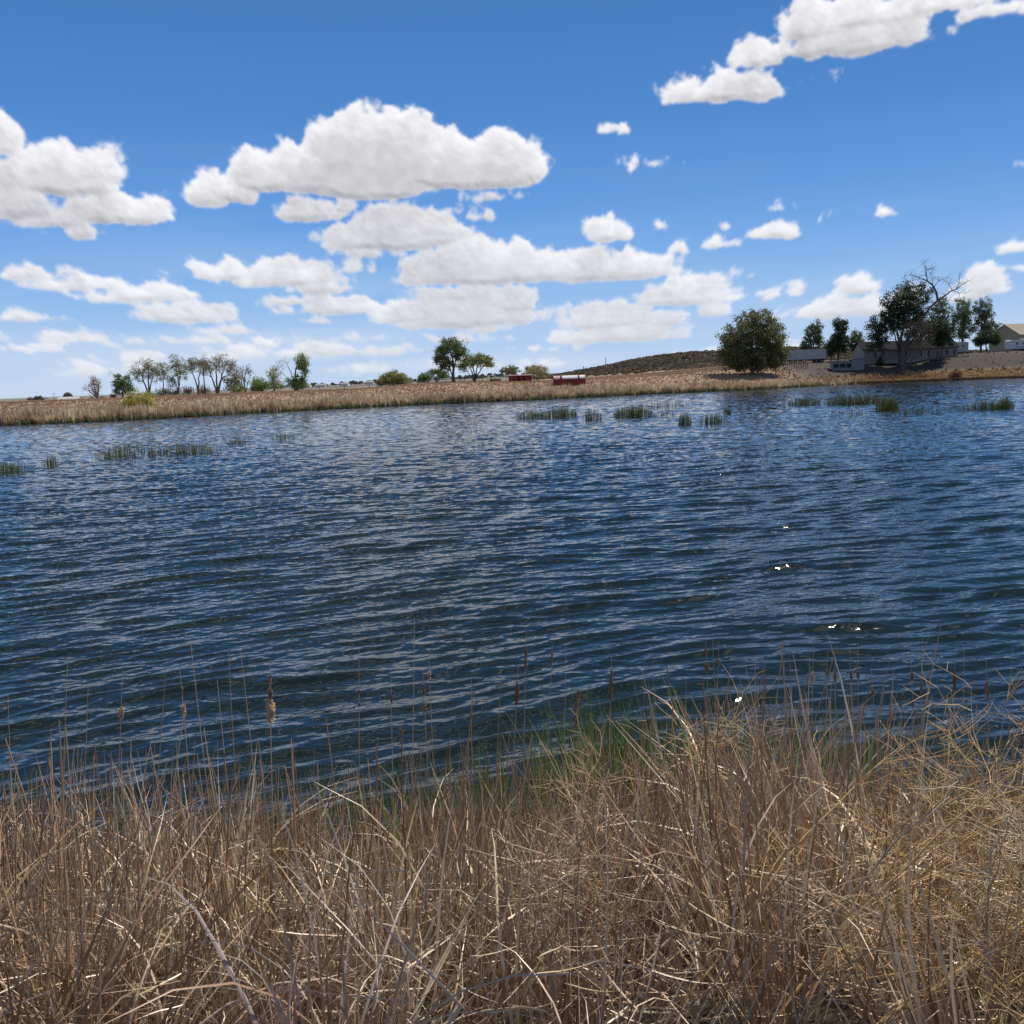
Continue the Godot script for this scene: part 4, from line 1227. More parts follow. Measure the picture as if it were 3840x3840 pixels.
func make_cattails() -> void:
	rng.seed = 610
	for k in CATTAILS.size():
		var t: Array = CATTAILS[k]
		var d: float = t[1]
		var heads := (t.size() - 4) / 4
		var tip := Vector3(t[0], t[2], -d)
		var foot_y := gy(t[0], -d) - 0.05
		var h: float = tip.y - foot_y
		var foot := Vector3(t[0] + t[3] * h, foot_y, -d)
		var o := thing("cattail", "", "cattail", foot, 0.0, "cattails standing above the near reeds")
		var rel := tip - foot
		var pts := PackedVector3Array()
		var rr := PackedFloat32Array()
		var bow := rf(-0.03, 0.03)
		for i in 9:
			var f := i / 8.0
			pts.append(rel * f + Vector3(bow * sin(f * PI), 0, 0))
			rr.append(lerpf(0.0062, 0.0016, f))
		var mb := MB.new()
		mb.tube(pts, rr, 6, jit(Color(0.34, 0.225, 0.125), 0.2), jit(Color(0.46, 0.34, 0.21), 0.15))
		part("stem", mb, mats.stalk, o)
		for q in heads:
			var a: float = t[4 + q * 4]
			var b: float = t[5 + q * 4]
			var rad: float = t[6 + q * 4]
			var fluffy: bool = t[7 + q * 4] == 1
			var hb := MB.new()
			var hp := PackedVector3Array()
			var hr := PackedFloat32Array()
			var n := 11
			for i in n:
				var f := float(i) / (n - 1)
				var g: float = 1.0 - lerpf(a, b, f) / h
				hp.append(rel * g + Vector3(bow * sin(g * PI), 0, 0) + Vector3(rf(-1, 1), 0, rf(-1, 1)) * rad * (0.3 if fluffy else 0.2))
				hr.append(maxf(0.003, rad * pow(sin(PI * clampf(f * 0.94 + 0.03, 0.0, 1.0)), 0.45) * rf(0.65 if fluffy else 0.7, 1.12)))
			var col := jit(Color(0.46, 0.33, 0.23), 0.12) if fluffy else jit(Color(0.23, 0.155, 0.105), 0.25)
			hb.tube(hp, hr, 9, col, jit(col, 0.15))
			var tufts := 170 if fluffy else 70
			for j in tufts:
				var f := rng.randf()
				var g: float = 1.0 - lerpf(a, b, f) / h
				var c := rel * g + Vector3(bow * sin(g * PI), 0, 0)
				var dir := Vector3(rng.randfn(), rng.randfn() * 0.7 - 0.2, rng.randfn()).normalized()
				var p0 := c + dir * rad * 0.7
				var p1 := c + dir * rad * rf(1.05, 1.55 if fluffy else 1.25) + Vector3(0, rf(-0.006, 0.004), 0)
				var sd := dir.cross(Vector3(rng.randfn(), rng.randfn(), rng.randfn())).normalized() * rad * 0.16
				hb.tri(p0 - sd, p1, p0 + sd, jit(Color(0.58, 0.45, 0.34) if fluffy else col.lerp(Color(0.45, 0.32, 0.2), 0.5), 0.2))
			part("seed_head", hb, mats.fluff, o)
		o.set_meta("label", CATTAIL_LABELS[k])

const CATTAIL_LABELS := [
	"bare cattail stalk nearest the left edge",
	"bare tall cattail stalk leaning right, second from the left edge",
	"bare thin cattail stalk, third from the left edge",
	"cattail with one fluffy round tan tuft, far left of the big fluffy one",
	"bare cattail stalk between the round-tufted and the two-tufted left cattails",
	"cattail with a small brown and a larger fluffy tuft in the left part",
	"tallest bare stalk on the left, leaning left, just left of the big fluffy cattail",
	"short bare stalk leaning left close to the tallest left stalk",
	"left one of two bare stalks side by side left of the big fluffy cattail",
	"right one of two bare stalks side by side left of the big fluffy cattail",
	"nearest big cattail with three frayed heads, lowest one fluffy and pale",
	"tall straight cattail with two tiny brown nubs left of the middle",
	"short cattail with a slim brown head right of the two-nubbed one",
	"tallest stalk of all, bare and reddish, left of the middle",
	"cattail with two short brown heads right beside the tallest reddish stalk",
	"cattail with one pale frayed tuft right of the tallest reddish stalk",
	"cattail with a single brown knob left of the green shoots",
	"thin cattail with a small brown bead just left of the middle",
	"tall cattail with two stacked brown heads at the middle",
	"leaning cattail with a long ragged brown head at the middle",
	"thin cattail with a slim brown sheath right of the middle",
	"bare thin stalk, tallest right of the middle among green shoots",
	"cattail with the longest thick dark brown head above the green shoots",
	"leaning cattail with a long thick head low among the green shoots",
	"left one of two bare stalks right of the thick-headed cattail",
	"right one of two bare stalks right of the thick-headed cattail",
	"cattail with two brown knobs, tallest of the reddish cluster right of the middle",
	"bare reddish stalk in the cluster right of the middle",
	"cattail with one dark knob at the right of the reddish cluster",
	"cattail with a pale split head, leftmost of the right-hand row",
	"thin cattail with a tiny brown head second in the right-hand row",
	"cattail with a plump brown head third in the right-hand row",
	"cattail with a short brown head fourth in the right-hand row",
	"cattail with a short brown head fifth in the right-hand row",
	"low cattail with a small round knob under the right-hand row",
	"cattail with two separate brown heads left of the tall slim one on the right",
	"tall cattail with a slim dark head well down its stem on the right",
	"lowest cattail knob just above the reeds on the right",
	"cattail with a long brown head third from the right edge",
	"bare thin stalk beside the long-headed cattail near the right edge",
	"cattail with a thick dark head second from the right edge",
	"bare stalk nearest the right edge"
]

# ------------------------------------------------------------------ branching dry weeds
func weed(label: String, x: float, d: float, dir: Vector3, length: float, r: float, col: Color, forks: int, seed_: int) -> void:
	rng.seed = seed_
	var o := thing("dry_weed", label, "weed", Vector3(x, gy(x, -d) - 0.03, -d), 0.0, "branching dry weeds on the near bank")
	var mb := MB.new()
	var fine := MB.new()
	var p := Vector3.ZERO
	var pts := PackedVector3Array([p])
	var rr := PackedFloat32Array([r])
	var u := dir.normalized()
	var n := 12
	for i in n:
		u = (u + Vector3(rng.randfn(), rng.randfn(), rng.randfn()) * 0.055 + Vector3(0.012, -0.01, 0)).normalized()
		p += u * length / n
		pts.append(p)
		rr.append(r * (1.0 - 0.78 * (i + 1) / n))
	mb.tube(pts, rr, 6, col, col * 1.12)
	for k in forks:
		var f := rf(0.22, 0.98)
		var at := pts[int(f * n)]
		var v := (u + Vector3(rng.randfn(), rng.randfn() * 0.7 + 0.25, rng.randfn()) * 0.62).normalized()
		var len1 := length * rf(0.16, 0.42) * (1.15 - f * 0.5)
		var bp := PackedVector3Array([at])
		var br := PackedFloat32Array([r * 0.5 * (1.1 - f * 0.6)])
		for i in 5:
			v = (v + Vector3(rng.randfn(), rng.randfn(), rng.randfn()) * 0.14).normalized()
			at += v * len1 / 5.0
			bp.append(at)
			br.append(br[0] * (1.0 - 0.16 * (i + 1)))
		mb.tube(bp, br, 5, col * rf(0.85, 1.1))
		for q in 5:
			var s := bp[rng.randi_range(1, 5)]
			var w := (v + Vector3(rng.randfn(), rng.randfn() * 0.8 + 0.1, rng.randfn()) * 0.85).normalized()
			var tp := PackedVector3Array([s])
			for i in 3:
				w = (w + Vector3(rng.randfn(), rng.randfn(), rng.randfn()) * 0.22).normalized()
				s += w * rf(0.03, 0.09)
				tp.append(s)
			fine.tube(tp, PackedFloat32Array([0.0019, 0.0016, 0.0012, 0.0007]), 3, col * rf(0.85, 1.2))
			for e in 2:
				var s2 := tp[rng.randi_range(1, 3)]
				var w2 := (w + Vector3(rng.randfn(), rng.randfn(), rng.randfn()) * 0.8).normalized()
				fine.tube(PackedVector3Array([s2, s2 + w2 * rf(0.03, 0.1)]), PackedFloat32Array([0.0012, 0.0006]), 3, col * rf(0.9, 1.25))
	part("stem", mb, mats.stalk, o)
	part("twigs", fine, mats.stalk, o).set_meta("kind", "stuff")

func make_weeds() -> void:
	var gold := Color(0.50, 0.33, 0.145)
	var grey := Color(0.33, 0.26, 0.19)
	var pale := Color(0.52, 0.41, 0.27)
	var list := [
		["thickest golden weed stem slanting up to the right in the bottom right corner", 0.95, 3.0, Vector3(0.9, 0.85, -0.3), 1.45, 0.0075, gold, 18],
		["golden weed stem running parallel above the thickest one", 0.72, 3.15, Vector3(0.95, 0.82, -0.35), 1.6, 0.0065, gold, 18],
		["golden weed arching out of the right edge", 1.1, 3.1, Vector3(0.95, 0.85, -0.3), 1.2, 0.0068, gold, 22],
		["tan weed slanting right across the reeds in the right middle", 0.5, 3.4, Vector3(0.95, 0.9, -0.4), 1.6, 0.0055, pale, 16],
		["bushy golden weed against the right edge, highest of the weeds", 1.75, 3.5, Vector3(0.7, 1.0, -0.2), 0.95, 0.006, gold, 32],
		["second bushy golden weed just left of the highest one", 1.4, 3.4, Vector3(0.75, 0.95, -0.2), 1.0, 0.0055, gold, 30],
		["golden weed stem lowest along the bottom right corner", 1.2, 2.8, Vector3(0.9, 0.8, -0.2), 1.0, 0.0068, gold, 20],
		["golden weed stem in the middle of the sweeping right-hand bunch", 0.9, 3.35, Vector3(0.92, 0.95, -0.3), 1.5, 0.0058, gold, 20],
		["thin golden weed stem at the top of the sweeping right-hand bunch", 1.0, 3.6, Vector3(0.9, 0.85, -0.3), 1.35, 0.005, gold, 22],
		["short golden weed stem between the thickest one and the right edge", 1.4, 3.0, Vector3(0.8, 1.0, -0.2), 1.1, 0.006, gold, 22],
		["long thin golden weed starting low in the middle and leaning right", 0.25, 3.1, Vector3(0.95, 0.8, -0.4), 1.7, 0.005, gold, 14],
		["low spreading weed filling the bottom right corner", 1.55, 2.9, Vector3(0.4, 0.9, -0.1), 0.8, 0.0055, gold, 30],
		["pale fine-twigged weed low at the right edge", 1.85, 3.2, Vector3(-0.2, 1.0, 0.0), 0.9, 0.0045, pale, 34],
		["upright ash-grey weed stem right of the middle", 0.92, 3.2, Vector3(0.06, 1.0, -0.1), 1.15, 0.0075, grey, 8],
		["second upright grey weed stem in the lower right", 1.5, 3.0, Vector3(0.12, 1.0, 0.0), 0.8, 0.0095, grey, 8],
		["forked brown weed spreading its twigs in the lower middle", 0.36, 3.4, Vector3(-0.12, 1.0, -0.15), 1.05, 0.008, Color(0.33, 0.225, 0.13), 30],
		["thin straw weed leaning left in the lower middle", 0.28, 3.5, Vector3(-0.3, 1.0, -0.1), 0.9, 0.005, pale, 12],
		["thin straw weed leaning right beside the forked brown weed", 0.5, 4.3, Vector3(0.45, 1.0, -0.2), 1.2, 0.005, gold, 18],
		["slanting grey weed stalk crossing the lower middle", -0.35, 3.6, Vector3(0.75, 0.85, -0.25), 1.1, 0.0062, grey, 10],
		["pale zigzag weed right of the green shoots", 1.1, 5.0, Vector3(0.25, 1.0, -0.2), 1.2, 0.004, pale, 12],
		["pale weed sticking up over the water at the right", 2.1, 5.4, Vector3(0.5, 1.0, -0.2), 1.35, 0.004, pale, 12],
		["wiry straw weed in the upper right reeds", 2.6, 5.2, Vector3(0.6, 0.8, -0.1), 1.1, 0.004, pale, 20],
		["wiry weed tangle in the lower left corner", -2.05, 3.75, Vector3(0.3, 0.8, -0.1), 0.7, 0.0035, grey, 20],
		["thin grey weed among the reeds left of the middle", -1.05, 3.8, Vector3(0.2, 1.0, -0.1), 0.9, 0.004, grey, 12]]
	for k in list.size():
		var l: Array = list[k]
		weed(l[0], l[1], l[2], l[3], l[4], l[5] * (1.35 if l[6] == gold else 1.0), l[6], l[7], 700 + k)

# ------------------------------------------------------------------ farmyard and other built things
func wheel(r: float, w: float, at: Vector3, parent: Node) -> void:
	var t := MB.new()
	var p := PackedVector3Array([Vector3(0, 0, -w * 0.5), Vector3(0, 0, -w * 0.5), Vector3(0, 0, w * 0.5), Vector3(0, 0, w * 0.5)])
	t.tube(PackedVector3Array([Vector3(0, 0, -w * 0.5), Vector3(0, 0, -w * 0.45), Vector3(0, 0, w * 0.45), Vector3(0, 0, w * 0.5)]), PackedFloat32Array([r * 0.86, r, r, r * 0.86]), 14, Color(0.025, 0.025, 0.027))
	var tyre := part("wheel", t, mats.bark, parent)
	tyre.position = at
	var h := MB.new()
	h.tube(PackedVector3Array([Vector3(0, 0, w * 0.30), Vector3(0, 0, w * 0.52), Vector3(0, 0, w * 0.56)]), PackedFloat32Array([r * 0.8, r * 0.62, 0.01]), 12, Color(0.35, 0.35, 0.36))
	part("rim", h, mats.metal, tyre)

func window(parent: Node, x: float, y: float, z: float, w: float, h: float, shutters := false) -> void:
	var fr := MB.new()
	var c := Color(0.62, 0.61, 0.58)
	fr.box(Vector3(x, y + h * 0.5, z), Vector3(w + 0.16, 0.09, 0.08), c)
	fr.box(Vector3(x, y - h * 0.5, z), Vector3(w + 0.16, 0.09, 0.08), c)
	for s in [-1.0, 1.0]:
		fr.box(Vector3(x + s * w * 0.5, y, z), Vector3(0.09, h - 0.09, 0.08), c)
	fr.box(Vector3(x, y, z - 0.01), Vector3(w, 0.05, 0.05), c)
	var win := part("window", fr, mats.paint, parent)
	var g := MB.new()
	g.box(Vector3(x, y, z - 0.03), Vector3(w - 0.02, h - 0.02, 0.02), Color.WHITE)
	part("pane", g, mats.glass, win)
	if shutters:
		for s in [-1.0, 1.0]:
			var sh := MB.new()
			sh.box(Vector3(x + s * (w * 0.5 + 0.34), y, z - 0.01), Vector3(0.46, h + 0.12, 0.05), Color(0.035, 0.04, 0.055))
			part("shutter", sh, mats.paint, parent)

func farmhouse() -> void:
	var x := 105.8
	var z := -264.0
	var o := thing("farmhouse", "long low beige farmhouse with grey roof under the tall dark tree", "house", Vector3(x, gy(103.0, z + 3.5) - 0.15, z))
	var w := 24.6
	var dp := 8.4
	var hw := 3.6
	var wall := MB.new()
	var c := Color(0.25, 0.222, 0.19)
	wall.box(Vector3(0, hw * 0.5, 0), Vector3(w, hw, dp), c)
	for s in [-1.0, 1.0]:
		var a := Vector3(s * w * 0.5, hw, dp * 0.5)
		var b := Vector3(s * w * 0.5, hw + 2.1, 0)
		var e := Vector3(s * w * 0.5, hw, -dp * 0.5)
		if s > 0:
			wall.tri(a, b, e, c)
		else:
			wall.tri(e, b, a, c)
	part("wall", wall, mats.paint, o)
	var sid := MB.new()
	for k in 11:
		sid.box(Vector3(0, 0.75 + k * 0.25, dp * 0.5 + 0.012), Vector3(w - 0.1, 0.03, 0.024), c * 0.93)
	part("siding", sid, mats.paint, o)
	var skirt := MB.new()
	skirt.box(Vector3(0, 0.28, dp * 0.5 + 0.03), Vector3(w + 0.02, 0.56, 0.06), Color(0.30, 0.29, 0.28))
	part("skirting", skirt, mats.paint, o)
	var roof := MB.new()
	for s in [-1.0, 1.0]:
		var ang := atan2(2.1, dp * 0.5)
		var b := Basis(Vector3.RIGHT, s * ang)
		roof.box(Vector3(0, hw + 1.05 + 0.02, s * dp * 0.25 + s * 0.16), Vector3(w + 0.7, 0.14, dp * 0.5 / cos(ang) + 0.45), Color(0.034, 0.035, 0.042), b)
	roof.box(Vector3(0, hw + 2.14, 0), Vector3(w + 0.7, 0.12, 0.4), Color(0.09, 0.085, 0.09))
	var rf_ := part("roof", roof, mats.roofing, o)
	var vent := MB.new()
	vent.tube(PackedVector3Array([Vector3(-2.0, hw + 1.2, 1.4), Vector3(-2.0, hw + 2.5, 1.4)]), PackedFloat32Array([0.09, 0.09]), 8, Color(0.3, 0.3, 0.3))
	part("vent_pipe", vent, mats.metal, rf_)
	window(o, -8.3, 2.25, dp * 0.5 + 0.05, 1.15, 1.2, true)
	window(o, -2.3, 2.25, dp * 0.5 + 0.05, 1.15, 1.2, true)
	window(o, 3.6, 2.25, dp * 0.5 + 0.05, 1.15, 1.2, true)
	window(o, 10.4, 2.25, dp * 0.5 + 0.05, 1.15, 1.2, true)
	var door := MB.new()
	door.box(Vector3(7.2, 1.62, dp * 0.5 + 0.03), Vector3(0.95, 2.1, 0.07), Color(0.16, 0.11, 0.09))
	var dr := part("door", door, mats.paint, o)
	var kn := MB.new()
	kn.box(Vector3(7.55, 1.6, dp * 0.5 + 0.09), Vector3(0.06, 0.06, 0.06), Color(0.5, 0.45, 0.3))
	part("handle", kn, mats.metal, dr)
	# wooden deck with rail along the right half
	var dk := MB.new()
	var wood := Color(0.16, 0.115, 0.085)
	dk.box(Vector3(9.0, 0.52, dp * 0.5 + 1.5), Vector3(9.6, 0.12, 2.8), wood)
	var deck := part("deck", dk, mats.paint, o)
	for k in 7:
		var ps := MB.new()
		ps.box(Vector3(4.3 + k * 1.57, 0.76, dp * 0.5 + 2.8), Vector3(0.11, 1.5, 0.11), wood)
		part("post", ps, mats.paint, deck)
	for y in [1.45, 1.0]:
		var rl := MB.new()
		rl.box(Vector3(9.0, y, dp * 0.5 + 2.88), Vector3(9.6, 0.11, 0.05), wood)
		part("rail", rl, mats.paint, deck)

func semi_trailer() -> void:
	var x := 84.3
	var z := -284.0
	var o := thing("semi_trailer", "long pale grey box trailer parked behind the huge willow", "trailer", Vector3(x, gy(x, z), z), 0.05)
	var b := MB.new()
	b.box(Vector3(0, 2.5, 0), Vector3(13.4, 2.75, 2.55), Color(0.42, 0.43, 0.45))
	part("box_body", b, mats.metal, o)
	for k in 14:
		var r := MB.new()
		r.box(Vector3(-6.5 + k, 2.5, 1.29), Vector3(0.07, 2.6, 0.03), Color(0.38, 0.39, 0.41))
		part("rib", r, mats.metal, o)
	var f := MB.new()
	f.box(Vector3(0, 1.04, 0), Vector3(13.2, 0.18, 1.0), Color(0.05, 0.05, 0.055))
	part("frame_rail", f, mats.paint, o)
	for wx in [4.1, 5.4]:
		for s in [-1.0, 1.0]:
			wheel(0.5, 0.35, Vector3(wx, 0.5, s * 0.95), o)
	for s in [-1.0, 1.0]:
		var l := MB.new()
		l.box(Vector3(-3.8, 0.5, s * 0.8), Vector3(0.14, 1.0, 0.14), Color(0.09, 0.09, 0.09))
		l.box(Vector3(-3.8, 0.04, s * 0.8), Vector3(0.35, 0.05, 0.3), Color(0.09, 0.09, 0.09))
		part("landing_leg", l, mats.paint, o)
	var fl := MB.new()
	fl.box(Vector3(6.2, 0.75, 0), Vector3(0.05, 0.6, 2.3), Color(0.04, 0.04, 0.045))
	part("mud_flap", fl, mats.paint, o)

func camper(label: String, x: float, z: float, turn: float, length: float, nose: bool) -> void:
	var o := thing("camper_trailer", label, "camper", Vector3(x, gy(x, z), z), turn, "campers parked beside the farmhouse")
	var b := MB.new()
	var h := length * 0.5
	var outline := PackedVector2Array([Vector2(-h, 0.75), Vector2(-h, 3.0), Vector2(-h + 0.4, 3.35), Vector2(h - 0.3, 3.35), Vector2(h, 3.1), Vector2(h, 0.75)])
	if nose:
		outline = PackedVector2Array([Vector2(-h, 1.9), Vector2(-h + 0.15, 3.3), Vector2(-h + 0.8, 3.65), Vector2(h - 0.3, 3.45), Vector2(h, 3.2), Vector2(h, 0.75), Vector2(-h + 2.9, 0.75), Vector2(-h + 2.0, 1.65)])
	b.prism(outline, -1.25, 1.25, Color(0.56, 0.56, 0.55))
	part("body", b, mats.metal, o)
	var st := MB.new()
	st.box(Vector3(0.6, 1.25, 1.262), Vector3(length - 2.2, 0.22, 0.02), Color(0.20, 0.21, 0.24))
	part("stripe", st, mats.paint, o)
	var u := MB.new()
	u.box(Vector3(0.8, 0.62, 0), Vector3(length - 2.4, 0.24, 1.9), Color(0.04, 0.04, 0.045))
	part("chassis", u, mats.paint, o)
	for wx in [0.4, 1.35]:
		for s in [-1.0, 1.0]:
			wheel(0.38, 0.26, Vector3(wx, 0.38, s * 1.05), o)
	var n := 3 if length > 7.5 else 2
	for k in n:
		window(o, -h + 1.2 + (length - 2.4) * (k + 0.5) / n + (0.6 if nose else 0.0), 2.25, 1.27, 0.95, 0.75)
	var d := MB.new()
	d.box(Vector3(h - 1.1, 1.85, 1.27), Vector3(0.7, 1.9, 0.03), Color(0.50, 0.50, 0.49))
	part("door", d, mats.metal, o)
	var ac := MB.new()
	ac.box(Vector3(0.3, 3.5, 0), Vector3(0.9, 0.28, 0.7), Color(0.55, 0.55, 0.54))
	part("roof_unit", ac, mats.paint, o)
	var leg := MB.new()
	if nose:
		leg.box(Vector3(-h + 1.2, 0.85, 0), Vector3(0.14, 1.7, 1.2), Color(0.06, 0.06, 0.06))
	else:
		leg.box(Vector3(-h - 0.5, 0.6, 0), Vector3(1.2, 0.12, 0.2), Color(0.06, 0.06, 0.06))
		leg.box(Vector3(-h - 0.9, 0.3, 0), Vector3(0.09, 0.6, 0.09), Color(0.06, 0.06, 0.06))
	part("hitch", leg, mats.paint, o)

func gable(called: String, label: String, x: float, z: float, turn: float, w: float, dp: float, hw: float, hr: float, wallc: Color, roofc: Color, windows: int) -> void:
	var o := thing(called, label, "building", Vector3(x, gy(x, z) - 0.1, z), turn)
	var wall := MB.new()
	wall.prism(PackedVector2Array([Vector2(-dp * 0.5, 0), Vector2(-dp * 0.5, hw), Vector2(0, hw + hr), Vector2(dp * 0.5, hw), Vector2(dp * 0.5, 0)]), -w * 0.5, w * 0.5, wallc)
	var wl := part("wall", wall, mats.paint, o)
	wl.rotation.y = PI / 2
	var roof := MB.new()
	var ang := atan2(hr, dp * 0.5)
	for s in [-1.0, 1.0]:
		roof.box(Vector3(0, hw + hr * 0.5 + 0.06, s * (dp * 0.25 + 0.12)), Vector3(w + 0.6, 0.12, dp * 0.5 / cos(ang) + 0.4), roofc, Basis(Vector3.RIGHT, s * ang))
	part("roof", roof, mats.roofing, o)
	for k in windows:
		window(o, -w * 0.5 + w * (k + 0.5) / windows, hw * 0.55, dp * 0.5 + 0.05, 1.3, 1.1)

func concrete_shed() -> void:
	var x := 87.5
	var z := -255.0
	var o := thing("pump_shed", "low blue-grey shed with dark openings on the slope below the farmhouse", "shed", Vector3(x, gy(x, z) - 0.2, z), -0.12)
	var c := Color(0.17, 0.19, 0.22)
	var w := MB.new()
	w.box(Vector3(2.3, 1.45, 0), Vector3(3.2, 2.9, 3.0), c)
	w.box(Vector3(-1.6, 1.2, -1.35), Vector3(4.6, 2.4, 0.25), c)
	w.box(Vector3(-1.6, 0.35, 1.35), Vector3(4.6, 0.7, 0.22), c)
	w.box(Vector3(-1.6, 2.05, 1.35), Vector3(4.6, 0.6, 0.22), c)
	w.box(Vector3(-3.8, 1.2, 0), Vector3(0.22, 2.4, 2.6), c)
	part("wall", w, mats.paint, o)
	for px in [-2.2, -0.6]:
		var p := MB.new()
		p.box(Vector3(px, 1.22, 1.35), Vector3(0.28, 1.06, 0.2), c * 0.9)
		part("post", p, mats.paint, o)
	var r := MB.new()
	r.box(Vector3(0, 2.78, 0), Vector3(8.2, 0.14, 3.6), Color(0.13, 0.14, 0.16), Basis(Vector3(0, 0, 1), 0.075))
	part("roof", r, mats.paint, o)

func red_sheds() -> void:
	var red := Color(0.20, 0.032, 0.026)
	var x := 3.5
	var z := -263.0
	var o := thing("plank_shed", "low dark red plank shed with a flat roof in the tall grass", "shed", Vector3(x, gy(x, z) - 0.15, z), 0.06)
	var w := MB.new()
	w.box(Vector3(0, 0.95, -1.2), Vector3(6.0, 1.9, 0.1), red * 0.8)
	for s in [-1.0, 1.0]:
		w.box(Vector3(s * 2.95, 0.95, 0), Vector3(0.1, 1.9, 2.4), red)
	part("wall", w, mats.paint, o)
	for k in 13:
		if k in [5, 8]:
			continue
		var p := MB.new()
		p.box(Vector3(-2.75 + k * 0.458, 0.93 + rf(-0.04, 0.04), 1.2), Vector3(0.42, 1.86, 0.06), red * rf(0.75, 1.15))
		part("plank", p, mats.paint, o)
	var r := MB.new()
	r.box(Vector3(0, 2.0, 0), Vector3(6.5, 0.12, 3.0), Color(0.22, 0.14, 0.13), Basis(Vector3.RIGHT, 0.07))
	part("roof", r, mats.paint, o)
	# shelter with rounded white roof panels between red hoops
	x = 15.1
	z = -241.0
	o = thing("hoop_shelter", "red livestock shelter with a rounded white roof near the reeds", "shed", Vector3(x, gy(x, z) + 0.05, z), 0.03)
	var body := MB.new()
	body.box(Vector3(0, 0.75, -1.2), Vector3(7.6, 1.5, 0.1), red)
	for s in [-1.0, 1.0]:
		body.box(Vector3(s * 3.78, 0.75, 0), Vector3(0.1, 1.5, 2.4), red * 0.85)
	part("wall", body, mats.paint, o)
	for k in 15:
		var p := MB.new()
		p.box(Vector3(-3.55 + k * 0.507, 0.74, 1.2), Vector3(0.46, 1.48 - rf(0.0, 0.08), 0.06), red * rf(0.8, 1.25))
		part("plank", p, mats.paint, o)
	var spans := [[-3.85, -2.25, Color(0.55, 0.36, 0.33)], [-1.75, 2.05, Color(0.68, 0.66, 0.65)], [2.45, 3.85, Color(0.68, 0.66, 0.65)]]
	for s in spans:
		var m := MB.new()
		for k in 10:
			var a := PI * k / 10.0
			var b := PI * (k + 1) / 10.0
			var pa := Vector3(s[0], 1.5 + sin(a) * 0.85, -cos(a) * -1.3)
			var pb := Vector3(s[0], 1.5 + sin(b) * 0.85, -cos(b) * -1.3)
			var e := Vector3(s[1] - s[0], 0, 0)
			m.quad(pa, pb, pb + e, pa + e, s[2])
		part("roof_panel", m, mats.metal, o)
	for hx in [-3.87, -2.0, 2.25, 3.87]:
		var m := MB.new()
		var pts := PackedVector3Array()
		var rr := PackedFloat32Array()
		for k in 13:
			var a := PI * k / 12.0
			pts.append(Vector3(hx, 1.48 + sin(a) * 0.88, cos(a) * 1.3))
			rr.append(0.17 if absf(hx) < 3.0 else 0.06)
		m.tube(pts, rr, 6, red)
		part("hoop", m, mats.paint, o)
	# a dark cattle feeder beyond the plank shed
	x = -3.4
	z = -280.0
	o = thing("cattle_feeder", "small dark hooped cattle feeder left of the red plank shed", "feeder", Vector3(x, gy(x, z), z))
	var cb := MB.new()
	cb.box(Vector3(0, 0.5, 0), Vector3(2.8, 0.7, 1.3), Color(0.09, 0.045, 0.04))
	part("trough", cb, mats.paint, o)
	var hp := MB.new()
	for hx in [-1.3, 0.0, 1.3]:
		var pts := PackedVector3Array()
		var rr := PackedFloat32Array()
		for k in 9:
			var a := PI * k / 8.0
			pts.append(Vector3(hx + sin(a) * 0.1, 0.0 + sin(a) * 1.5, cos(a) * 0.7))
			rr.append(0.05)
		hp.tube(pts, rr, 5, Color(0.09, 0.045, 0.04))
	hp.box(Vector3(0, 1.5, 0), Vector3(2.9, 0.1, 0.7), Color(0.07, 0.04, 0.035))
	part("frame", hp, mats.paint, o)

func fence(called: String, label: String, from: Vector2, to: Vector2, gap: float, rails: Array, h: float, col: Color) -> void:
	var o := thing(called, label, "fence", Vector3(from.x, gy(from.x, from.y), from.y))
	var n := int(from.distance_to(to) / gap)
	var tops := []
	for k in n + 1:
		var q := from.lerp(to, float(k) / n)
		var y := gy(q.x, q.y)
		var p := Vector3(q.x, y, q.y) - o.position
		tops.append(p)
		var m := MB.new()
		var lean := Vector3(rf(-0.06, 0.06), h * rf(0.95, 1.12), rf(-0.05, 0.05))
		m.tube(PackedVector3Array([p + Vector3(0, -0.3, 0), p + lean]), PackedFloat32Array([0.085, 0.07]), 6, jit(col, 0.2))
		part("post", m, mats.bark, o)
	for k in n:
		for r in rails:
			var m := MB.new()
			m.tube(PackedVector3Array([tops[k] + Vector3(0, r * h, 0.07), tops[k + 1] + Vector3(0, r * h + rf(-0.05, 0.05), 0.07)]), PackedFloat32Array([0.05, 0.045]), 5, jit(col, 0.2))
			part("rail", m, mats.bark, o)

func pole(label: String, x: float, z: float, h: float, arm: bool) -> void:
	var o := thing("utility_pole", label, "pole", Vector3(x, gy(x, z) - 0.3, z), 0.3, "utility poles on the skyline")
	var m := MB.new()
	m.tube(PackedVector3Array([Vector3.ZERO, Vector3(0, h, 0)]), PackedFloat32Array([0.17, 0.11]), 7, Color(0.09, 0.075, 0.06))
	part("shaft", m, mats.bark, o)
	if arm:
		var a := MB.new()
		a.box(Vector3(0, h - 0.6, 0), Vector3(2.2, 0.14, 0.12), Color(0.09, 0.075, 0.06))
		part("crossarm", a, mats.bark, o)
		for k in 3:
			var s := MB.new()
			s.tube(PackedVector3Array([Vector3(-0.95 + k * 0.95, h - 0.53, 0), Vector3(-0.95 + k * 0.95, h - 0.3, 0)]), PackedFloat32Array([0.05, 0.04]), 6, Color(0.2, 0.2, 0.2))
			part("insulator", s, mats.metal, o)

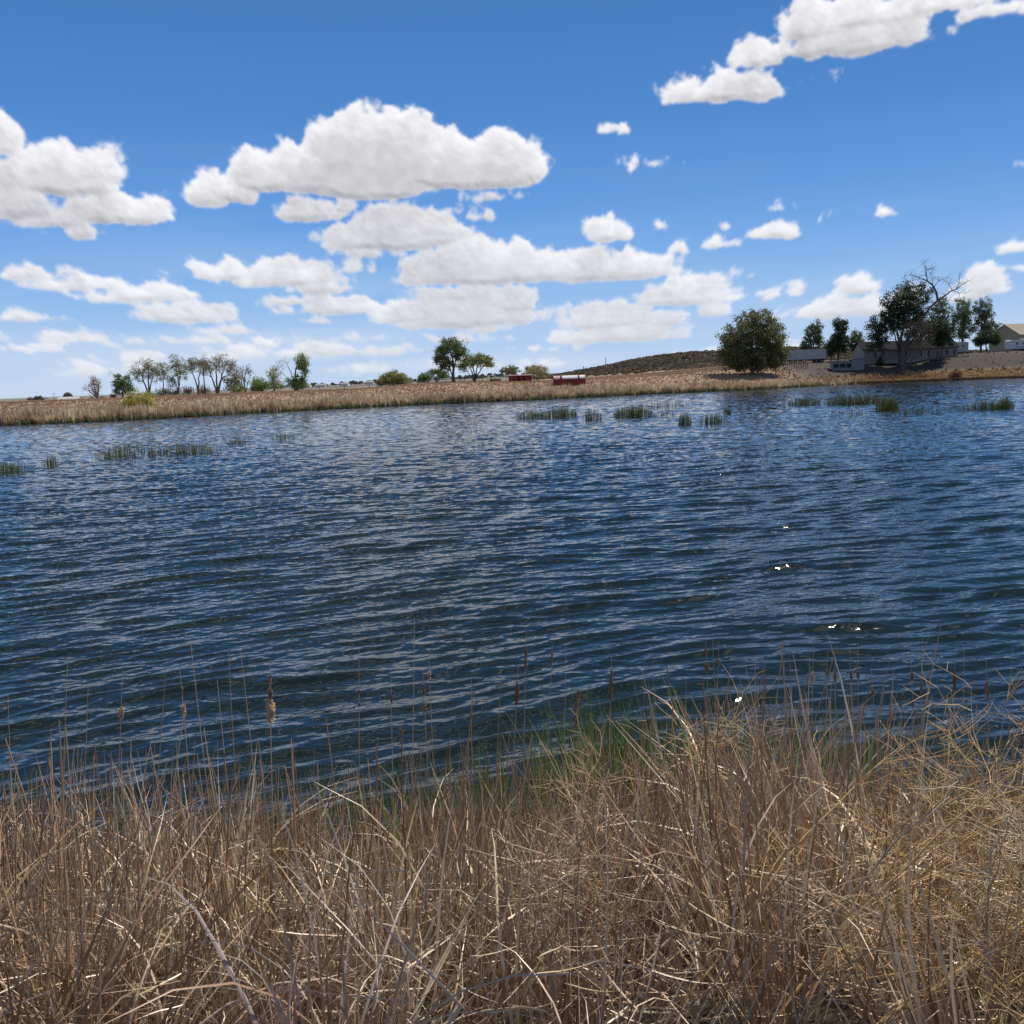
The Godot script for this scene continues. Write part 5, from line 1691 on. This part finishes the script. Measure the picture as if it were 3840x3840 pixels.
func make_built() -> void:
	rng.seed = 810
	farmhouse()
	semi_trailer()
	camper("white fifth-wheel camper with a raised nose left of the small round tree", 131.5, -291.0, 0.1, 6.6, true)
	camper("white travel trailer with dark windows at the right edge", 150.2, -290.0, 0.12, 8.6, false)
	gable("barn", "tan building with a sloping roof behind the travel trailer", 162.5, -312.0, 0.2, 14.0, 14.0, 5.0, 3.4, Color(0.36, 0.31, 0.22), Color(0.30, 0.27, 0.22), 0)
	concrete_shed()
	red_sheds()
	fence("rail_fence", "weathered rail fence in front of the two big cottonwoods", Vector2(-21.0, -262.0), Vector2(3.0, -270.0), 2.4, [0.45, 0.9], 1.3, Color(0.10, 0.085, 0.075))
	fence("rail_fence", "grey rail fence behind the round olive bush", Vector2(-40.0, -306.0), Vector2(-14.0, -300.0), 2.6, [0.45, 0.9], 1.3, Color(0.20, 0.19, 0.18))
	fence("post_fence", "old wire fence posts standing out of the field left of the middle", Vector2(-52.0, -243.0), Vector2(-22.0, -246.0), 6.0, [0.8], 1.2, Color(0.12, 0.09, 0.075))
	fence("pasture_fence", "dark low fence along the foot of the brushy hill", Vector2(17.0, -300.0), Vector2(56.0, -262.0), 4.0, [0.5, 0.95], 1.1, Color(0.07, 0.055, 0.05))
	fence("corral_panel", "rusty pipe gate leaning beside the huge willow", Vector2(49.5, -231.5), Vector2(54.5, -232.5), 0.8, [0.35, 0.65, 0.97], 1.5, Color(0.16, 0.075, 0.055))
	fence("corral_panel", "rusty pipe rack on the slope below the long trailer", Vector2(71.5, -255.0), Vector2(77.5, -255.5), 0.6, [0.45, 0.97], 1.9, Color(0.13, 0.075, 0.06))
	# left horizon: small far houses, trees and poles
	gable("house", "far white house with dark roof at the left edge", -327.0, -690.0, 0.1, 12.5, 8.0, 2.6, 1.7, Color(0.62, 0.60, 0.57), Color(0.07, 0.065, 0.07), 3)
	gable("house", "far long house with a pale grey roof right of the round dark tree", -300.0, -680.0, 0.1, 14.0, 9.0, 2.4, 1.9, Color(0.30, 0.20, 0.16), Color(0.42, 0.43, 0.45), 3)
	gable("shed", "far low white shed left of the broken dead tree", -248.0, -620.0, 0.1, 5.0, 4.0, 2.1, 0.6, Color(0.72, 0.72, 0.72), Color(0.62, 0.63, 0.65), 0)
	gable("shed", "far bright white building behind the broken dead tree", -216.0, -560.0, 0.05, 6.4, 5.0, 2.6, 0.5, Color(0.78, 0.78, 0.78), Color(0.68, 0.69, 0.7), 0)
	var far := "far trees on the left horizon"
	tree("maple_tree", "far round dark green tree on the left horizon", "tree", far, -312.0, -660.0, {"seed": 60, "r": 0.25, "stems": [[0, 0, 4.4]], "blobs": [[0, 3.0, 0, 2.9, 2.4, 2.6]], "clumps": 60, "per": 30, "leaf": 0.6, "green": Color(0.03, 0.055, 0.022), "spread": 0.8})
	tree("cottonwood_tree", "far grey tree behind the long pale-roofed house", "tree", far, -312.0, -705.0, {"seed": 61, "r": 0.25, "stems": [[0, 0, 5.6]], "blobs": [[0, 5.0, 0, 2.8, 2.0, 2.4]], "clumps": 50, "per": 22, "leaf": 0.6, "green": Color(0.075, 0.095, 0.06), "spread": 0.8})
	tree("cottonwood_tree", "far pale bare tree between the white house and the round dark tree", "tree", far, -322.0, -670.0, {"seed": 62, "r": 0.2, "stems": [[-0.6, 0, 4.4], [0.8, 0, 4.2]], "blobs": [[0, 3.6, 0, 2.6, 1.5, 2.0]], "clumps": 40, "per": 7, "leaf": 0.5, "green": Color(0.15, 0.13, 0.105), "twigs": 5})
	tree("shrub", "far brownish bush at the right end of the pale-roofed house", "shrub", far, -268.0, -640.0, {"seed": 63, "r": 0.12, "stems": [[0, 0, 2.4]], "blobs": [[0, 1.9, 0, 2.0, 1.5, 1.8]], "clumps": 40, "per": 20, "leaf": 0.5, "green": Color(0.09, 0.085, 0.055)})
	tree("shrub", "far grey-green bush left of the low white shed", "shrub", far, -263.0, -645.0, {"seed": 64, "r": 0.12, "stems": [[0, 0, 2.6]], "blobs": [[0, 2.1, 0, 2.6, 1.5, 1.8]], "clumps": 40, "per": 20, "leaf": 0.5, "green": Color(0.08, 0.095, 0.065)})
	tree("plum_tree", "far purple-brown tree just left of the broken dead tree", "tree", far, -226.0, -570.0, {"seed": 65, "r": 0.2, "stems": [[0, 0, 4.6]], "blobs": [[-0.6, 3.4, 0, 1.4, 2.2, 1.3], [0.6, 2.0, 0, 2.0, 1.5, 1.6]], "clumps": 50, "per": 22, "leaf": 0.45, "green": Color(0.075, 0.05, 0.05)})
	pole("utility pole on the left horizon beside the round dark tree", -306.0, -670.0, 7.6, true)
	pole("utility pole on the left horizon above the pale-roofed house", -290.0, -690.0, 9.4, true)
	pole("utility pole standing in the grove right of the forked cottonwood", -74.0, -243.0, 6.6, false)
	pole("thin pole on the skyline of the brushy hill", 43.0, -430.0, 5.0, false)
	pole("dark post at the left foot of the brushy hill", 22.6, -292.0, 4.2, false)
	pole("utility pole with a crossarm at the right edge", 161.0, -318.0, 8.8, true)
	# far town specks on the rise
	for k in 7:
		gable("house", ["far pale house first from the left on the middle horizon", "far pale house second from the left on the middle horizon", "far pale house third from the left on the middle horizon", "far pale house fourth from the left on the middle horizon", "far pale house fifth from the left on the middle horizon", "far pale house sixth from the left on the middle horizon", "far pale house rightmost on the middle horizon"][k], -262.0 + k * 26.0 + rf(-8, 8), -1280.0 - rf(0, 60), rf(-0.3, 0.3), rf(9, 15), 8.0, 3.0, 1.6, Color(0.55, 0.54, 0.52), Color(0.30, 0.29, 0.29), 0)

# ------------------------------------------------------------------ scene
func _ready() -> void:
	soft.seed = 3
	soft.noise_type = FastNoiseLite.TYPE_SIMPLEX_SMOOTH
	soft.frequency = 0.02
	soft.fractal_octaves = 3
	var cam := Camera3D.new()
	cam.name = "camera"
	cam.fov = 55.0
	cam.near = 0.05
	cam.far = 9000.0
	cam.position = Vector3(0, 4.2, 0)
	cam.basis = Basis(Vector3.RIGHT, deg_to_rad(-7.673)) * Basis(Vector3(0, 0, 1), deg_to_rad(-2.2))
	add_child(cam)
	cam.current = true
	var env := Environment.new()
	env.background_mode = Environment.BG_SKY
	env.sky = make_sky()
	env.background_energy_multiplier = 0.93
	env.tonemap_mode = Environment.TONE_MAPPER_LINEAR
	env.tonemap_exposure = 1.08
	env.sdfgi_enabled = true
	env.ssao_enabled = true
	env.ssil_enabled = true
	var we := WorldEnvironment.new()
	we.name = "world"
	we.environment = env
	add_child(we)
	var sun := DirectionalLight3D.new()
	sun.name = "sun"
	sun.light_energy = 1.6
	sun.light_color = Color(1.0, 0.96, 0.90)
	sun.light_angular_distance = 0.53
	sun.shadow_enabled = true
	# high sun ahead and to the right
	sun.look_at_from_position(Vector3.ZERO, -Vector3(sin(deg_to_rad(54.0)) * cos(deg_to_rad(58.0)), sin(deg_to_rad(58.0)), -cos(deg_to_rad(54.0)) * cos(deg_to_rad(58.0))), Vector3.UP)
	add_child(sun)
	make_materials()
	var t0 := Time.get_ticks_msec()
	make_ground()
	make_water()
	print("land and water ", Time.get_ticks_msec() - t0)
	make_trees()
	make_far_plants()
	make_rushes()
	print("far plants ", Time.get_ticks_msec() - t0)
	make_built()
	make_near_reeds()
	make_cattails()
	make_weeds()
	print("all ", Time.get_ticks_msec() - t0)
